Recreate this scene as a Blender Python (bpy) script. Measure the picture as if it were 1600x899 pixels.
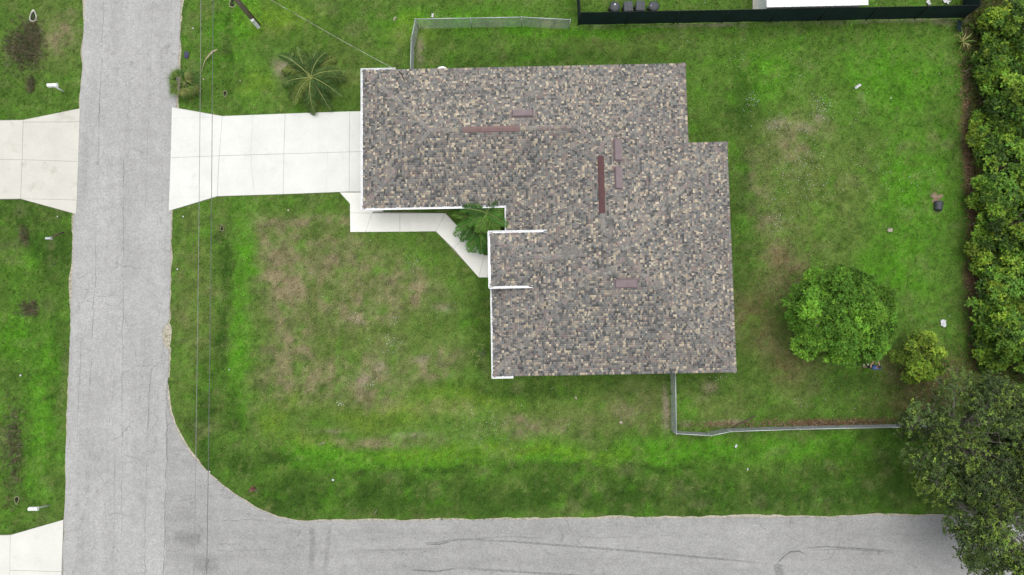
import bpy, bmesh, math, random
import numpy as np
from mathutils import Vector, Matrix
for o in list(bpy.data.objects): bpy.data.objects.remove(o)
R = math.radians
rng = np.random.default_rng(7)
random.seed(7)
scn = bpy.context.scene
COL = scn.collection

# ------------------------------------------------------------------ camera, sky, sun, exposure
CAM_H = 45.0
TILT, ROLL, YAW = 0.07115, 0.01045, -0.01779
cam = bpy.data.cameras.new('camera'); cam.lens = 24.0; cam.sensor_width = 36.0
cam.clip_start = 0.5; cam.clip_end = 5000
camo = bpy.data.objects.new('camera', cam); COL.objects.link(camo)
camo.location = (0, 0, CAM_H); camo.rotation_euler = (TILT, ROLL, YAW)
scn.camera = camo
w = bpy.data.worlds.new('World'); scn.world = w; w.use_nodes = True
nt = w.node_tree; nt.nodes.clear()
sky = nt.nodes.new('ShaderNodeTexSky'); sky.sky_type = 'NISHITA'; sky.sun_disc = False
SUN_EL, SUN_AZ = 80.0, 20.0
sky.sun_elevation = R(SUN_EL); sky.sun_rotation = R(SUN_AZ)
sky.air_density = 1.0; sky.dust_density = 3.0; sky.ozone_density = 1.0
hs = nt.nodes.new('ShaderNodeHueSaturation'); hs.inputs['Saturation'].default_value = 0.22
bg = nt.nodes.new('ShaderNodeBackground'); bg.inputs['Strength'].default_value = 0.15
wo = nt.nodes.new('ShaderNodeOutputWorld')
nt.links.new(sky.outputs[0], hs.inputs['Color']); nt.links.new(hs.outputs[0], bg.inputs[0]); nt.links.new(bg.outputs[0], wo.inputs[0])
sl = bpy.data.lights.new('sun', 'SUN'); sl.energy = 1.1; sl.angle = R(75); sl.color = (1.0, 0.97, 0.92)
so = bpy.data.objects.new('sun', sl); COL.objects.link(so)
d_ = Vector((math.sin(R(SUN_AZ)) * math.cos(R(SUN_EL)), math.cos(R(SUN_AZ)) * math.cos(R(SUN_EL)), math.sin(R(SUN_EL))))
so.rotation_euler = d_.to_track_quat('Z', 'Y').to_euler(); so.location = d_ * 60
vs = scn.view_settings; vs.view_transform = 'Standard'; vs.look = 'None'; vs.gamma = 1.0; vs.use_curve_mapping = False
vs.exposure = 0.62

# ------------------------------------------------------------------ helpers
_ROT = np.array(camo.rotation_euler.to_matrix())
def G(px, py, z=0.0):
    """pixel of the photograph -> world x, y on the horizontal plane at height z"""
    px = np.asarray(px, float); py = np.asarray(py, float)
    f = 1600 * 24.0 / 36.0
    v = np.stack([(px - 800) / f, -(py - 449.5) / f, -np.ones_like(px)], -1) @ _ROT.T
    k = (z - CAM_H) / v[..., 2]
    return v[..., 0] * k, v[..., 1] * k
def GP(px, py, z=0.0):
    x, y = G(px, py, z); return (float(x), float(y), z)

def tag(o, label, cat, group=None, kind=None):
    o['label'] = label
    if cat: o['category'] = cat
    if group: o['group'] = group
    if kind: o['kind'] = kind
    return o
def empty(name, loc=(0, 0, 0), rz=0.0):
    o = bpy.data.objects.new(name, None); COL.objects.link(o); o.location = loc; o.rotation_euler = (0, 0, rz)
    o.empty_display_size = 0.2
    return o
def link(name, me, mat=None, parent=None, loc=None):
    o = bpy.data.objects.new(name, me); COL.objects.link(o)
    if mat is not None and len(me.materials) == 0: me.materials.append(mat)
    if parent is not None: o.parent = parent
    if loc is not None: o.location = loc
    return o
def np_mesh(name, verts, faces, cols=None, smooth=False):
    """verts (n,3), faces: (m,k) int array; cols: (n,3) vertex colours"""
    verts = np.asarray(verts, np.float32); faces = np.asarray(faces, np.int32)
    me = bpy.data.meshes.new(name)
    n, (m, k) = len(verts), faces.shape
    me.vertices.add(n); me.vertices.foreach_set('co', verts.ravel())
    me.loops.add(m * k); me.loops.foreach_set('vertex_index', faces.ravel())
    me.polygons.add(m); me.polygons.foreach_set('loop_start', np.arange(0, m * k, k, dtype=np.int32))
    if smooth: me.polygons.foreach_set('use_smooth', np.ones(m, bool))
    me.update(calc_edges=True)
    if cols is not None:
        a = me.color_attributes.new('tint', 'FLOAT_COLOR', 'POINT')
        c4 = np.ones((n, 4), np.float32); c4[:, :3] = cols; a.data.foreach_set('color', c4.ravel())
    return me
def py_mesh(name, verts, faces, smooth=False):
    me = bpy.data.meshes.new(name); me.from_pydata([tuple(v) for v in verts], [], faces); me.update()
    if smooth:
        for p in me.polygons: p.use_smooth = True
    return me
class MB:
    """collects shapes into one mesh"""
    def __init__(s): s.v = []; s.f = []
    def add(s, v, f):
        b = len(s.v); s.v += [tuple(p) for p in v]; s.f += [tuple(i + b for i in q) for q in f]; return s
    def box(s, c, size, rz=0.0, taper=1.0, mat=None):
        hx, hy, hz = size[0] / 2, size[1] / 2, size[2] / 2
        v = []
        for z, t in ((-hz, 1.0), (hz, taper)):
            for x, y in ((-hx, -hy), (hx, -hy), (hx, hy), (-hx, hy)):
                p = Vector((x * t, y * t, z))
                if mat is not None: p = mat @ p
                elif rz: p = Matrix.Rotation(rz, 3, 'Z') @ p
                v.append((p.x + c[0], p.y + c[1], p.z + c[2]))
        return s.add(v, [(3, 2, 1, 0), (4, 5, 6, 7), (0, 1, 5, 4), (1, 2, 6, 5), (2, 3, 7, 6), (3, 0, 4, 7)])
    def tube(s, pts, rad, n=8, caps=True):
        pts = [Vector(p) for p in pts]
        if not hasattr(rad, '__len__'): rad = [rad] * len(pts)
        v = []; f = []
        for i, p in enumerate(pts):
            t = (pts[min(i + 1, len(pts) - 1)] - pts[max(i - 1, 0)])
            if t.length < 1e-9: t = Vector((0, 0, 1))
            t.normalize()
            a = t.cross(Vector((0, 0, 1)))
            if a.length < 0.05: a = t.cross(Vector((0, 1, 0)))
            a.normalize(); b = t.cross(a)
            for j in range(n):
                an = 2 * math.pi * j / n
                q = p + (a * math.cos(an) + b * math.sin(an)) * rad[i]; v.append((q.x, q.y, q.z))
        for i in range(len(pts) - 1):
            for j in range(n):
                k = (j + 1) % n
                f.append((i * n + j, i * n + k, (i + 1) * n + k, (i + 1) * n + j))
        if caps:
            f.append(tuple(range(n))[::-1]); f.append(tuple(range((len(pts) - 1) * n, len(pts) * n)))
        return s.add(v, f)
    def prism(s, poly, z0, z1):
        n = len(poly)
        v = [(p[0], p[1], z0) for p in poly] + [(p[0], p[1], z1) for p in poly]
        f = [tuple(range(n))[::-1], tuple(range(n, 2 * n))] + [(i, (i + 1) % n, n + (i + 1) % n, n + i) for i in range(n)]
        return s.add(v, f)
    def lathe(s, prof, c=(0, 0, 0), n=16):
        v = []; f = []
        for r, z in prof:
            for j in range(n):
                a = 2 * math.pi * j / n; v.append((c[0] + r * math.cos(a), c[1] + r * math.sin(a), c[2] + z))
        for i in range(len(prof) - 1):
            for j in range(n):
                k = (j + 1) % n; f.append((i * n + j, i * n + k, (i + 1) * n + k, (i + 1) * n + j))
        f.append(tuple(range(n))[::-1]); f.append(tuple(range((len(prof) - 1) * n, len(prof) * n)))
        return s.add(v, f)
    def build(s, name, mat, parent=None, smooth=False, bevel=0.0, loc=None):
        me = py_mesh(name, s.v, s.f, smooth)
        bm = bmesh.new(); bm.from_mesh(me); bmesh.ops.recalc_face_normals(bm, faces=bm.faces)
        if bevel: bmesh.ops.bevel(bm, geom=list(bm.edges), offset=bevel, segments=2, affect='EDGES', clamp_overlap=True)
        bm.to_mesh(me); bm.free()
        return link(name, me, mat, parent, loc)

# value noise -------------------------------------------------------
def _hash(ix, iy, s):
    h = (ix.astype(np.int64) * 374761393 + iy.astype(np.int64) * 668265263 + s * 1442695041) & 0xffffffff
    h = ((h ^ (h >> 13)) * 1274126177) & 0xffffffff
    return ((h ^ (h >> 16)) & 0xffffff) / float(0xffffff)
def vnoise(x, y, s=0):
    ix, iy = np.floor(x), np.floor(y); fx, fy = x - ix, y - iy
    fx = fx * fx * (3 - 2 * fx); fy = fy * fy * (3 - 2 * fy)
    a, b = _hash(ix, iy, s), _hash(ix + 1, iy, s); c, d = _hash(ix, iy + 1, s), _hash(ix + 1, iy + 1, s)
    return (a * (1 - fx) + b * fx) * (1 - fy) + (c * (1 - fx) + d * fx) * fy
def fbm(x, y, s=0, o=4):
    r = np.zeros_like(x, float); a = 0.5; t = 0
    for i in range(o):
        r += a * vnoise(x * 2 ** i + 17.3 * i, y * 2 ** i - 9.1 * i, s + i); t += a; a *= 0.55
    return r / t
def inpoly(x, y, poly):
    c = np.zeros(x.shape, bool); n = len(poly); j = n - 1
    for i in range(n):
        xi, yi = poly[i][:2]; xj, yj = poly[j][:2]
        m = ((yi > y) != (yj > y))
        with np.errstate(divide='ignore', invalid='ignore'):
            c ^= m & (x < (xj - xi) * (y - yi) / (yj - yi + 1e-12) + xi)
        j = i
    return c
def seg_dist(x, y, pts):
    d = np.full(x.shape, 1e9)
    for (ax, ay), (bx, by) in zip(pts[:-1], pts[1:]):
        dx, dy = bx - ax, by - ay; t = np.clip(((x - ax) * dx + (y - ay) * dy) / (dx * dx + dy * dy), 0, 1)
        d = np.minimum(d, np.hypot(x - ax - t * dx, y - ay - t * dy))
    return d

# ------------------------------------------------------------------ materials
class NT:
    def __init__(s, name):
        s.m = bpy.data.materials.new(name); s.m.use_nodes = True; s.t = s.m.node_tree; s.t.nodes.clear()
        s.out = s.n('ShaderNodeOutputMaterial'); s.b = s.n('ShaderNodeBsdfPrincipled')
        s.l(s.b.outputs[0], s.out.inputs['Surface'])
        s.geo = s.n('ShaderNodeNewGeometry')
    def n(s, t, **k):
        o = s.t.nodes.new(t)
        for a, v in k.items(): setattr(o, a, v)
        return o
    def l(s, a, b): s.t.links.new(a, b)
    def pos(s, scale=(1, 1, 1)):
        mp = s.n('ShaderNodeMapping'); mp.inputs['Scale'].default_value = scale
        s.l(s.geo.outputs['Position'], mp.inputs[0]); return mp.outputs[0]
    def noise(s, scale, detail=4, rough=0.6, vec=None, dist=0.0):
        o = s.n('ShaderNodeTexNoise'); o.inputs['Scale'].default_value = scale; o.inputs['Detail'].default_value = detail
        o.inputs['Roughness'].default_value = rough; o.inputs['Distortion'].default_value = dist
        s.l(vec if vec is not None else s.geo.outputs['Position'], o.inputs['Vector']); return o.outputs['Fac']
    def ramp(s, fac, stops):
        o = s.n('ShaderNodeValToRGB'); e = o.color_ramp.elements
        while len(e) < len(stops): e.new(0.5)
        for i, (p, c) in enumerate(stops):
            e[i].position = p; e[i].color = (c[0], c[1], c[2], 1) if hasattr(c, '__len__') else (c, c, c, 1)
        s.l(fac, o.inputs[0]); return o.outputs[0]
    def mix(s, fac, a, b, mode='MIX'):
        o = s.n('ShaderNodeMix', data_type='RGBA', blend_type=mode)
        for sock, v in ((o.inputs[0], fac), (o.inputs[6], a), (o.inputs[7], b)):
            if hasattr(v, 'is_linked') or hasattr(v, 'links'): s.l(v, sock)
            elif hasattr(v, '__len__'): sock.default_value = (v[0], v[1], v[2], 1)
            else: sock.default_value = v if sock.type == 'VALUE' else (v, v, v, 1)
        return o.outputs[2]
    def math(s, op, a, b=0.0):
        o = s.n('ShaderNodeMath', operation=op)
        for i, v in enumerate((a, b)):
            if hasattr(v, 'links'): s.l(v, o.inputs[i])
            else: o.inputs[i].default_value = v
        return o.outputs[0]
    def attr(s, name='tint'):
        o = s.n('ShaderNodeAttribute'); o.attribute_name = name; return o.outputs['Color']
    def bump(s, h, strength=0.3, dist=0.02):
        o = s.n('ShaderNodeBump'); o.inputs['Strength'].default_value = strength; o.inputs['Distance'].default_value = dist
        s.l(h, o.inputs['Height']); s.l(o.outputs[0], s.b.inputs['Normal'])
    def fin(s, col, rough=0.8, spec=0.3, metal=0.0):
        if hasattr(col, 'links'): s.l(col, s.b.inputs['Base Color'])
        else: s.b.inputs['Base Color'].default_value = (*col, 1)
        s.b.inputs['Roughness'].default_value = rough; s.b.inputs['Specular IOR Level'].default_value = spec
        s.b.inputs['Metallic'].default_value = metal
        return s.m
def simple(name, col, rough=0.7, var=0.25, scale=6.0, spec=0.3, metal=0.0, bump=0.0):
    t = NT(name); f = t.noise(scale, 5)
    lo = tuple(c * (1 - var) for c in col); hi = tuple(min(1, c * (1 + var)) for c in col)
    c = t.ramp(f, [(0.3, lo), (0.7, hi)])
    if bump: t.bump(t.noise(scale * 6, 3), bump, 0.01)
    return t.fin(c, rough, spec, metal)
def tinted(name, rough=0.75, spec=0.25, var=0.2, scale=25.0, trans=0.0):
    t = NT(name); f = t.noise(scale, 3)
    c = t.mix(1.0, t.attr(), t.ramp(f, [(0.3, 1 - var), (0.7, 1 + var)]), 'MULTIPLY')
    m = t.fin(c, rough, spec)
    if trans:
        tr = t.n('ShaderNodeBsdfTranslucent'); t.l(c, tr.inputs[0])
        mx = t.n('ShaderNodeMixShader'); mx.inputs[0].default_value = trans
        t.l(t.b.outputs[0], mx.inputs[1]); t.l(tr.outputs[0], mx.inputs[2]); t.l(mx.outputs[0], t.out.inputs['Surface'])
    return m

def ground_mat():
    t = NT('lawn_soil'); a = t.attr()
    f = t.noise(9, 6, 0.75); g = t.noise(45, 3, 0.7)
    c = t.mix(1.0, a, t.ramp(f, [(0.3, 0.62), (0.72, 1.25)]), 'MULTIPLY')
    c = t.mix(1.0, c, t.ramp(g, [(0.3, 0.6), (0.7, 1.35)]), 'MULTIPLY')
    t.bump(g, 0.6, 0.03)
    return t.fin(c, 0.95, 0.1)
def asphalt(name, base, streak, dark=0.75):
    t = NT(name)
    big = t.noise(0.22, 4, 0.6); mid = t.noise(1.6, 5, 0.65); grain = t.noise(26, 3, 0.8); grain2 = t.noise(9, 3, 0.7)
    st = t.noise(1.0, 4, 0.6, t.pos(streak))
    c = t.ramp(big, [(0.3, tuple(b * 0.9 for b in base)), (0.7, tuple(b * 1.07 for b in base))])
    c = t.mix(1.0, c, t.ramp(st, [(0.3, 0.9), (0.7, 1.07)]), 'MULTIPLY')
    c = t.mix(1.0, c, t.ramp(mid, [(0.28, 0.88), (0.7, 1.07)]), 'MULTIPLY')
    c = t.mix(1.0, c, t.ramp(grain, [(0.3, 0.82), (0.7, 1.17)]), 'MULTIPLY')
    c = t.mix(1.0, c, t.ramp(grain2, [(0.3, 0.80), (0.7, 1.18)]), 'MULTIPLY')
    # cracks with a shape of their own
    wob = t.n('ShaderNodeTexNoise'); wob.inputs['Scale'].default_value = 1.1; wob.inputs['Detail'].default_value = 5
    t.l(t.geo.outputs['Position'], wob.inputs['Vector'])
    add = t.n('ShaderNodeMixRGB'); add.blend_type = 'ADD'; add.inputs[0].default_value = 1.0
    t.l(t.geo.outputs['Position'], add.inputs[1]); t.l(wob.outputs['Color'], add.inputs[2])
    for sc, wd, lo in ((0.38, 0.009, 0.49), (1.15, 0.018, 0.56)):
        mp = t.n('ShaderNodeMapping'); mp.inputs['Scale'].default_value = tuple(0.35 + 0.65 * min(1, q) for q in streak)
        t.l(add.outputs[0], mp.inputs[0])
        v = t.n('ShaderNodeTexVoronoi'); v.feature = 'DISTANCE_TO_EDGE'; v.inputs['Scale'].default_value = sc
        t.l(mp.outputs[0], v.inputs['Vector'])
        ck = t.ramp(v.outputs['Distance'], [(0.0, 1.0), (wd, 0.0)])
        msk = t.ramp(t.noise(0.5 + sc, 3, 0.6), [(lo - 0.04, 0.0), (lo + 0.06, 1.0)])
        fac = t.math('MULTIPLY', t.math('MULTIPLY', ck, msk), 0.6)
        c = t.mix(fac, c, tuple(b * 0.45 for b in base))
    t.bump(grain, 0.35, 0.01)
    return t.fin(c, 0.9, 0.2)
def concrete(name, base, stain=0.5, stain_col=(0.16, 0.15, 0.11)):
    t = NT(name)
    c = t.ramp(t.noise(0.6, 5, 0.6), [(0.3, tuple(b * 0.93 for b in base)), (0.7, tuple(min(1, b * 1.05) for b in base))])
    c = t.mix(1.0, c, t.ramp(t.noise(14, 4, 0.7), [(0.3, 0.93), (0.7, 1.05)]), 'MULTIPLY')
    s1 = t.ramp(t.noise(0.9, 6, 0.7, None, 0.4), [(0.56, 0.0), (0.76, 1.0)])
    c = t.mix(t.math('MULTIPLY', s1, stain), c, stain_col)
    t.bump(t.noise(40, 3), 0.2, 0.004)
    return t.fin(c, 0.85, 0.25)

M = {}
M['ground'] = ground_mat()
M['grass'] = tinted('grass_blade', 0.65, 0.2, 0.12, 40, 0.12)
M['leaf'] = tinted('leaf', 0.55, 0.18, 0.15, 9, 0.25)
M['petal'] = simple('clover_petal', (0.62, 0.62, 0.58), 0.7)
M['bark'] = simple('bark', (0.17, 0.145, 0.12), 0.9, 0.35, 12, bump=0.6)
M['palebark'] = simple('pale_bark', (0.19, 0.175, 0.15), 0.9, 0.3, 12, bump=0.6)
M['street'] = asphalt('street_asphalt', (0.318, 0.317, 0.309), (1.0, 0.06, 1.0))
M['sideroad'] = asphalt('side_road_asphalt', (0.268, 0.267, 0.260), (0.06, 1.0, 1.0))
M['sand'] = simple('shell_sand', (0.34, 0.31, 0.25), 0.95, 0.3, 7, 0.1, bump=0.8)
M['conc'] = concrete('white_concrete', (0.545, 0.55, 0.515), 0.16)
M['walkc'] = concrete('walk_concrete', (0.63, 0.63, 0.58), 0.10)
M['conc2'] = concrete('cream_concrete', (0.53, 0.53, 0.485), 0.2)
M['oldconc'] = concrete('weathered_concrete', (0.47, 0.46, 0.41), 0.42)
M['joint'] = simple('joint_filler', (0.22, 0.21, 0.19), 0.9, 0.3)
M['shingle'] = tinted('shingle_granules', 0.92, 0.12, 0.25, 30)
M['deck'] = simple('roof_felt', (0.07, 0.07, 0.07), 0.9)
M['white'] = simple('white_aluminium', (0.72, 0.73, 0.74), 0.45, 0.06, 2)
M['stucco'] = simple('stucco', (0.55, 0.51, 0.44), 0.9, 0.08, 5, bump=0.5)
M['vent'] = simple('mauve_metal', (0.165, 0.128, 0.134), 0.55, 0.12, 3)
M['ridgevent'] = simple('rose_metal', (0.175, 0.115, 0.107), 0.55, 0.15, 3)
M['ridgevent2'] = simple('maroon_metal', (0.092, 0.045, 0.046), 0.55, 0.15, 3)
M['screen'] = simple('green_screen_fabric', (0.004, 0.018, 0.017), 0.8, 0.3, 1.2)
M['blackmetal'] = simple('black_metal', (0.012, 0.014, 0.014), 0.5)
M['galv'] = simple('galvanised_steel', (0.42, 0.45, 0.45), 0.45, 0.12, 4, 0.5, 0.3)
M['wire'] = simple('chain_wire', (0.24, 0.26, 0.26), 0.5, 0.15, 4, 0.5, 0.3)
M['glass'] = simple('window_glass', (0.02, 0.025, 0.03), 0.08, 0.1, 1, 0.6)
M['bin'] = simple('grey_bin_plastic', (0.045, 0.05, 0.056), 0.55, 0.15, 4)
M['bindark'] = simple('dark_plastic', (0.018, 0.02, 0.022), 0.5)
M['pole'] = simple('pole_timber', (0.21, 0.175, 0.13), 0.9, 0.35, 10)
M['poledark'] = simple('pole_dark_timber', (0.08, 0.062, 0.045), 0.9, 0.35, 10)
M['cable'] = simple('weathered_cable', (0.20, 0.20, 0.20), 0.6)
M['cabledark'] = simple('dark_cable', (0.10, 0.105, 0.11), 0.6)
M['twist'] = simple('service_cable', (0.27, 0.28, 0.24), 0.6, 0.7, 2.5)
M['skin'] = simple('skin', (0.46, 0.28, 0.20), 0.6, 0.05)
M['blue'] = simple('blue_shirt', (0.055, 0.105, 0.27), 0.85, 0.15, 9)
M['shorts'] = simple('dark_shorts', (0.03, 0.033, 0.04), 0.85, 0.15, 9)
M['hair'] = simple('dark_hair', (0.012, 0.010, 0.010), 0.6)
M['shoe'] = simple('pale_shoe', (0.5, 0.5, 0.46), 0.7)
M['paper'] = simple('white_scrap', (0.50, 0.51, 0.52), 0.8, 0.1)
M['soil'] = simple('spilled_soil', (0.20, 0.145, 0.10), 0.95, 0.4, 14, bump=0.8)
M['dark'] = simple('painted_hollow_shade', (0.012, 0.012, 0.010), 0.95)  # shade colour painted on the culvert mouth discs
M['deadleaf'] = tinted('dead_leaf', 0.85, 0.15, 0.2, 20)
M['rubber'] = NT('tyre_rubber_trace')
def rubber():
    t = M['rubber']; c = t.fin((0.10, 0.10, 0.10), 0.9, 0.2)
    a = t.n('ShaderNodeAttribute'); a.attribute_name = 'tint'
    f = t.ramp(t.noise(5, 5, 0.7), [(0.3, 0.15), (0.75, 0.8)])
    fac = t.math('MULTIPLY', f, a.outputs['Fac'])
    tr = t.n('ShaderNodeBsdfTransparent'); mx = t.n('ShaderNodeMixShader')
    t.l(fac, mx.inputs[0]); t.l(tr.outputs[0], mx.inputs[1]); t.l(t.b.outputs[0], mx.inputs[2]); t.l(mx.outputs[0], t.out.inputs['Surface'])
    return t.m
M['rubber'] = rubber()

# ------------------------------------------------------------------ plan of the place (outlines)
def PX(pts, z=0.0): return [GP(a, b, z)[:2] for a, b in pts]
SX0, SX1 = -29.75, -23.15                                   # street kerb lines
def wob(t, s, amp): return amp * (fbm(np.asarray(t, float) * 0.9, np.zeros_like(np.asarray(t, float)) + 3.3, s, 4) - 0.5) * 2
ys = np.arange(-140, 140.1, 0.3)
lx = np.interp(ys, [-140, -19, 0, 12, 21, 140], [-29.9, -29.75, -29.72, -29.6, -29.35, -28]) + wob(ys, 11, 0.10)
rx = np.interp(ys, [-140, -19, 0, 12, 21, 140], [-23.1, -23.05, -23.15, -23.1, -22.75, -22]) + wob(ys, 23, 0.08)
bx, by = G(258, 525)
rx -= 0.42 * np.exp(-((ys - by) / 0.75) ** 4)                # broken edge
STREET = [(a, b) for a, b in zip(rx, ys)] + [(a, b) for a, b in zip(lx[::-1], ys[::-1])]
corner = PX([(258, 590), (266, 645), (280, 680), (300, 712), (330, 744), (365, 772), (402, 795), (436, 809), (472, 815)])
nx = np.arange(corner[-1][0] + 0.4, 140, 0.35)
ny0 = corner[-1][1]
e1 = GP(1400, 806)
nyv = np.interp(nx, [corner[-1][0], e1[0], 140], [ny0, e1[1], e1[1]]) + wob(nx, 31, 0.09)
SIDE = [(-24.0, corner[0][1])] + corner + list(zip(nx, nyv)) + [(140, -21.9), (-24.0, -21.9)]
DRIVE = PX([(269, 167), (348, 181), (564, 174), (600, 174), (600, 301), (530, 301), (340, 308), (263, 331)])
WALK = PX([(530, 301), (600, 301), (600, 331), (697, 333), (757, 399), (800, 399), (800, 434), (748, 434), (681, 362), (548, 363), (547, 319)])
WDRIVE = PX([(-120, 190), (38, 187), (126, 169), (120, 336), (33, 312), (-120, 314)])
SWDRIVE = PX([(-120, 838), (18, 835), (101, 811), (97, 990), (-120, 990)])
# house rectangles at the drip edge
XG, YN, YGS, XE2, YC, XE3, YS = -9.62, 17.04, 8.20, 10.83, 11.92, 13.26, -2.42
XW2, XW4 = -0.65, -1.62
EX0, EYN, EYS = -1.64, 6.29, 3.09
HOUSE = [(XG + .5, YN - .5), (XE2 - .5, YN - .5), (XE2 - .5, YC - .5), (XE3 - .5, YC - .5), (XE3 - .5, YS + .5), (XW4 + .5, YS + .5), (XW4 + .5, 3.0), (1.2, 3.0), (1.2, 6.6), (XW2 + .5, 6.6), (XW2 + .5, YGS + .5), (XG + .5, YGS + .5)]
PADS = PX([(1176, -60), (1197, -60), (1197, 19), (1176, 19)])
SWALES = [PX([(356, -260), (352, 0), (349, 142)]), PX([(344, 352), (338, 480), (336, 600), (352, 670), (395, 715), (450, 738), (520, 746), (640, 742), (900, 733), (1200, 728), (1700, 722)]),
          PX([(50, -240), (47, 20), (44, 140)]), PX([(35, 358), (28, 560), (21, 782)])]
SWAMP = [0.42, 0.44, 0.34, 0.30]
def terrain(x, y):
    z = np.zeros_like(x, float)
    for p, a in zip(SWALES, SWAMP): z -= a * np.exp(-(seg_dist(x, y, p) / 0.95) ** 2)
    z += 0.06 * (fbm(x * 0.25, y * 0.25, 5, 3) - 0.5)
    flat = np.zeros(x.shape, bool)
    for P in (STREET, SIDE, DRIVE, WALK, WDRIVE, SWDRIVE): flat |= inpoly(x, y, P)
    return np.where(flat, np.minimum(z, -0.02) if False else -0.03, z - 0.01)

# ------------------------------------------------------------------ lawn colours
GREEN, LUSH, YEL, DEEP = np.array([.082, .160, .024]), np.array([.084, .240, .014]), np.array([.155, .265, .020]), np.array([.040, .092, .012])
DRY, BARE, RUST, OLIVE = np.array([.225, .195, .108]), np.array([.34, .27, .21]), np.array([.165, .098, .062]), np.array([.128, .168, .044])
BLOB = []  # (px, py, rx, ry, colour, strength)
def bl(c, s, *items):
    for a in items: BLOB.append((*a, c, s))
bl(OLIVE, .65, (545, 480, 170, 170), (70, 60, 60, 60), (295, 470, 22, 200))
bl(OLIVE, .5, (1210, 200, 60, 90), (1330, 300, 80, 60), (1120, 640, 50, 20), (1020, 640, 140, 40), (900, 640, 130, 40), (1250, 330, 110, 160), (540, 110, 70, 50), (330, 560, 40, 110), (1240, 560, 70, 90), (1000, 70, 90, 20))
bl(DRY, .85, (425, 375, 48, 32), (447, 440, 36, 60), (450, 540, 38, 45), (455, 612, 35, 22), (560, 575, 30, 28), (575, 490, 40, 22), (640, 455, 45, 26))
bl(DRY, .6, (490, 590, 60, 40), (540, 470, 60, 30), (520, 400, 60, 30), (600, 610, 50, 30), (670, 570, 50, 24), (600, 425, 50, 25), (690, 640, 60, 14), (500, 345, 60, 10), (90, 45, 40, 40), (985, 640, 25, 22), (850, 670, 90, 14), (570, 690, 110, 9), (1180, 300, 20, 70))
bl(BARE, .6, (690, 484, 20, 9), (597, 575, 14, 9), (562, 588, 16, 14), (660, 560, 9, 7), (520, 675, 30, 3), (640, 680, 30, 4), (1110, 608, 11, 8), (1098, 620, 8, 3), (1282, 183, 10, 7), (1260, 200, 14, 8), (1348, 150, 6, 7), (1210, 195, 14, 10))
bl(BARE, .75, (1040, 640, 6, 34), (1134, 662, 26, 5), (1072, 664, 8, 5), (655, 75, 7, 30), (672, 43, 34, 4), (860, 35, 18, 7), (440, 112, 18, 18), (930, 42, 26, 3), (1080, 41, 120, 2.2), (1380, 34, 120, 2.4), (1478, 36, 20, 4), (618, 30, 6, 3), (675, 25, 8, 4))
bl(RUST, .95, (1290, 661, 110, 5), (1520, 320, 10, 90), (1524, 470, 11, 80), (1518, 170, 9, 70), (1530, 545, 12, 30), (1510, 250, 5, 60))
bl(DRY, .42, (1222, 400, 34, 50), (1280, 185, 26, 16), (1240, 230, 30, 40), (1345, 150, 10, 10), (1110, 608, 14, 10), (1205, 330, 16, 30))
bl(RUST, .5, (1225, 415, 36, 46), (1430, 585, 60, 40), (1180, 500, 40, 60), (1480, 610, 60, 40), (1225, 560, 40, 30), (1420, 640, 50, 20))
bl(np.array([.100, .088, .052]), .8, (38, 78, 22, 30), (45, 60, 10, 26), (42, 131, 6, 10), (43, 482, 13, 9), (36, 367, 6, 12), (15, 690, 12, 60), (18, 740, 8, 40))
bl(DEEP, .7, (30, 100, 26, 12), (95, 300, 40, 30), (60, 385, 50, 40), (80, 620, 12, 100), (20, 720, 22, 50))
bl(LUSH, .85, (378, 30, 30, 70), (345, 60, 18, 60), (1200, 120, 60, 60), (1400, 120, 90, 70), (1420, 300, 60, 90), (1400, 420, 60, 50), (380, 420, 22, 100), (375, 560, 20, 90), (700, 30, 120, 18), (800, 48, 100, 12), (960, 48, 110, 9), (480, 720, 60, 20), (560, 740, 60, 14), (620, 735, 70, 16), (20, 520, 26, 40), (60, 590, 26, 70), (60, 690, 22, 80), (35, 420, 30, 30), (1100, 705, 120, 18), (1290, 700, 90, 22), (1075, 640, 14, 22))
bl(LUSH, .75, (900, 715, 420, 20), (600, 718, 180, 18))
bl(YEL, .45, (930, 714, 50, 13), (700, 712, 120, 14), (820, 705, 80, 10), (420, 20, 40, 22), (400, 130, 30, 20), (480, 690, 50, 12), (430, 650, 30, 30), (600, 650, 90, 20), (730, 625, 80, 22), (640, 45, 40, 20), (860, 40, 20, 8), (440, 40, 60, 20))
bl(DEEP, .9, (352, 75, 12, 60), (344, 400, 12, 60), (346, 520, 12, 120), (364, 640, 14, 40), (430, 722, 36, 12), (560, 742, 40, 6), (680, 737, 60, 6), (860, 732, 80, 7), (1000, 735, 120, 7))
bl(DEEP, .85, (700, 782, 260, 24), (1100, 782, 300, 24), (440, 775, 70, 24), (370, 720, 40, 34), (318, 640, 22, 90))  # deep green verge and ditch bands; ditch shading is painted in too
bl(DEEP, .62, (1160, 160, 36, 80), (1165, 320, 22, 150), (320, 720, 30, 60), (620, 775, 200, 26), (900, 775, 250, 26), (1200, 770, 200, 30), (1390, 740, 90, 60), (900, 92, 250, 12), (600, 150, 60, 14), (560, 315, 30, 10), (750, 480, 14, 110), (30, 330, 60, 16), (305, 150, 30, 20), (80, 400, 40, 30), (1330, 600, 60, 20), (850, 610, 120, 14))  # deep green grass; patches along the house sides are its shade painted in
_bc = [(*GP(a, b)[:2], rx_ * .0422, ry_ * .0422, c, s) for a, b, rx_, ry_, c, s in BLOB]
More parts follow.
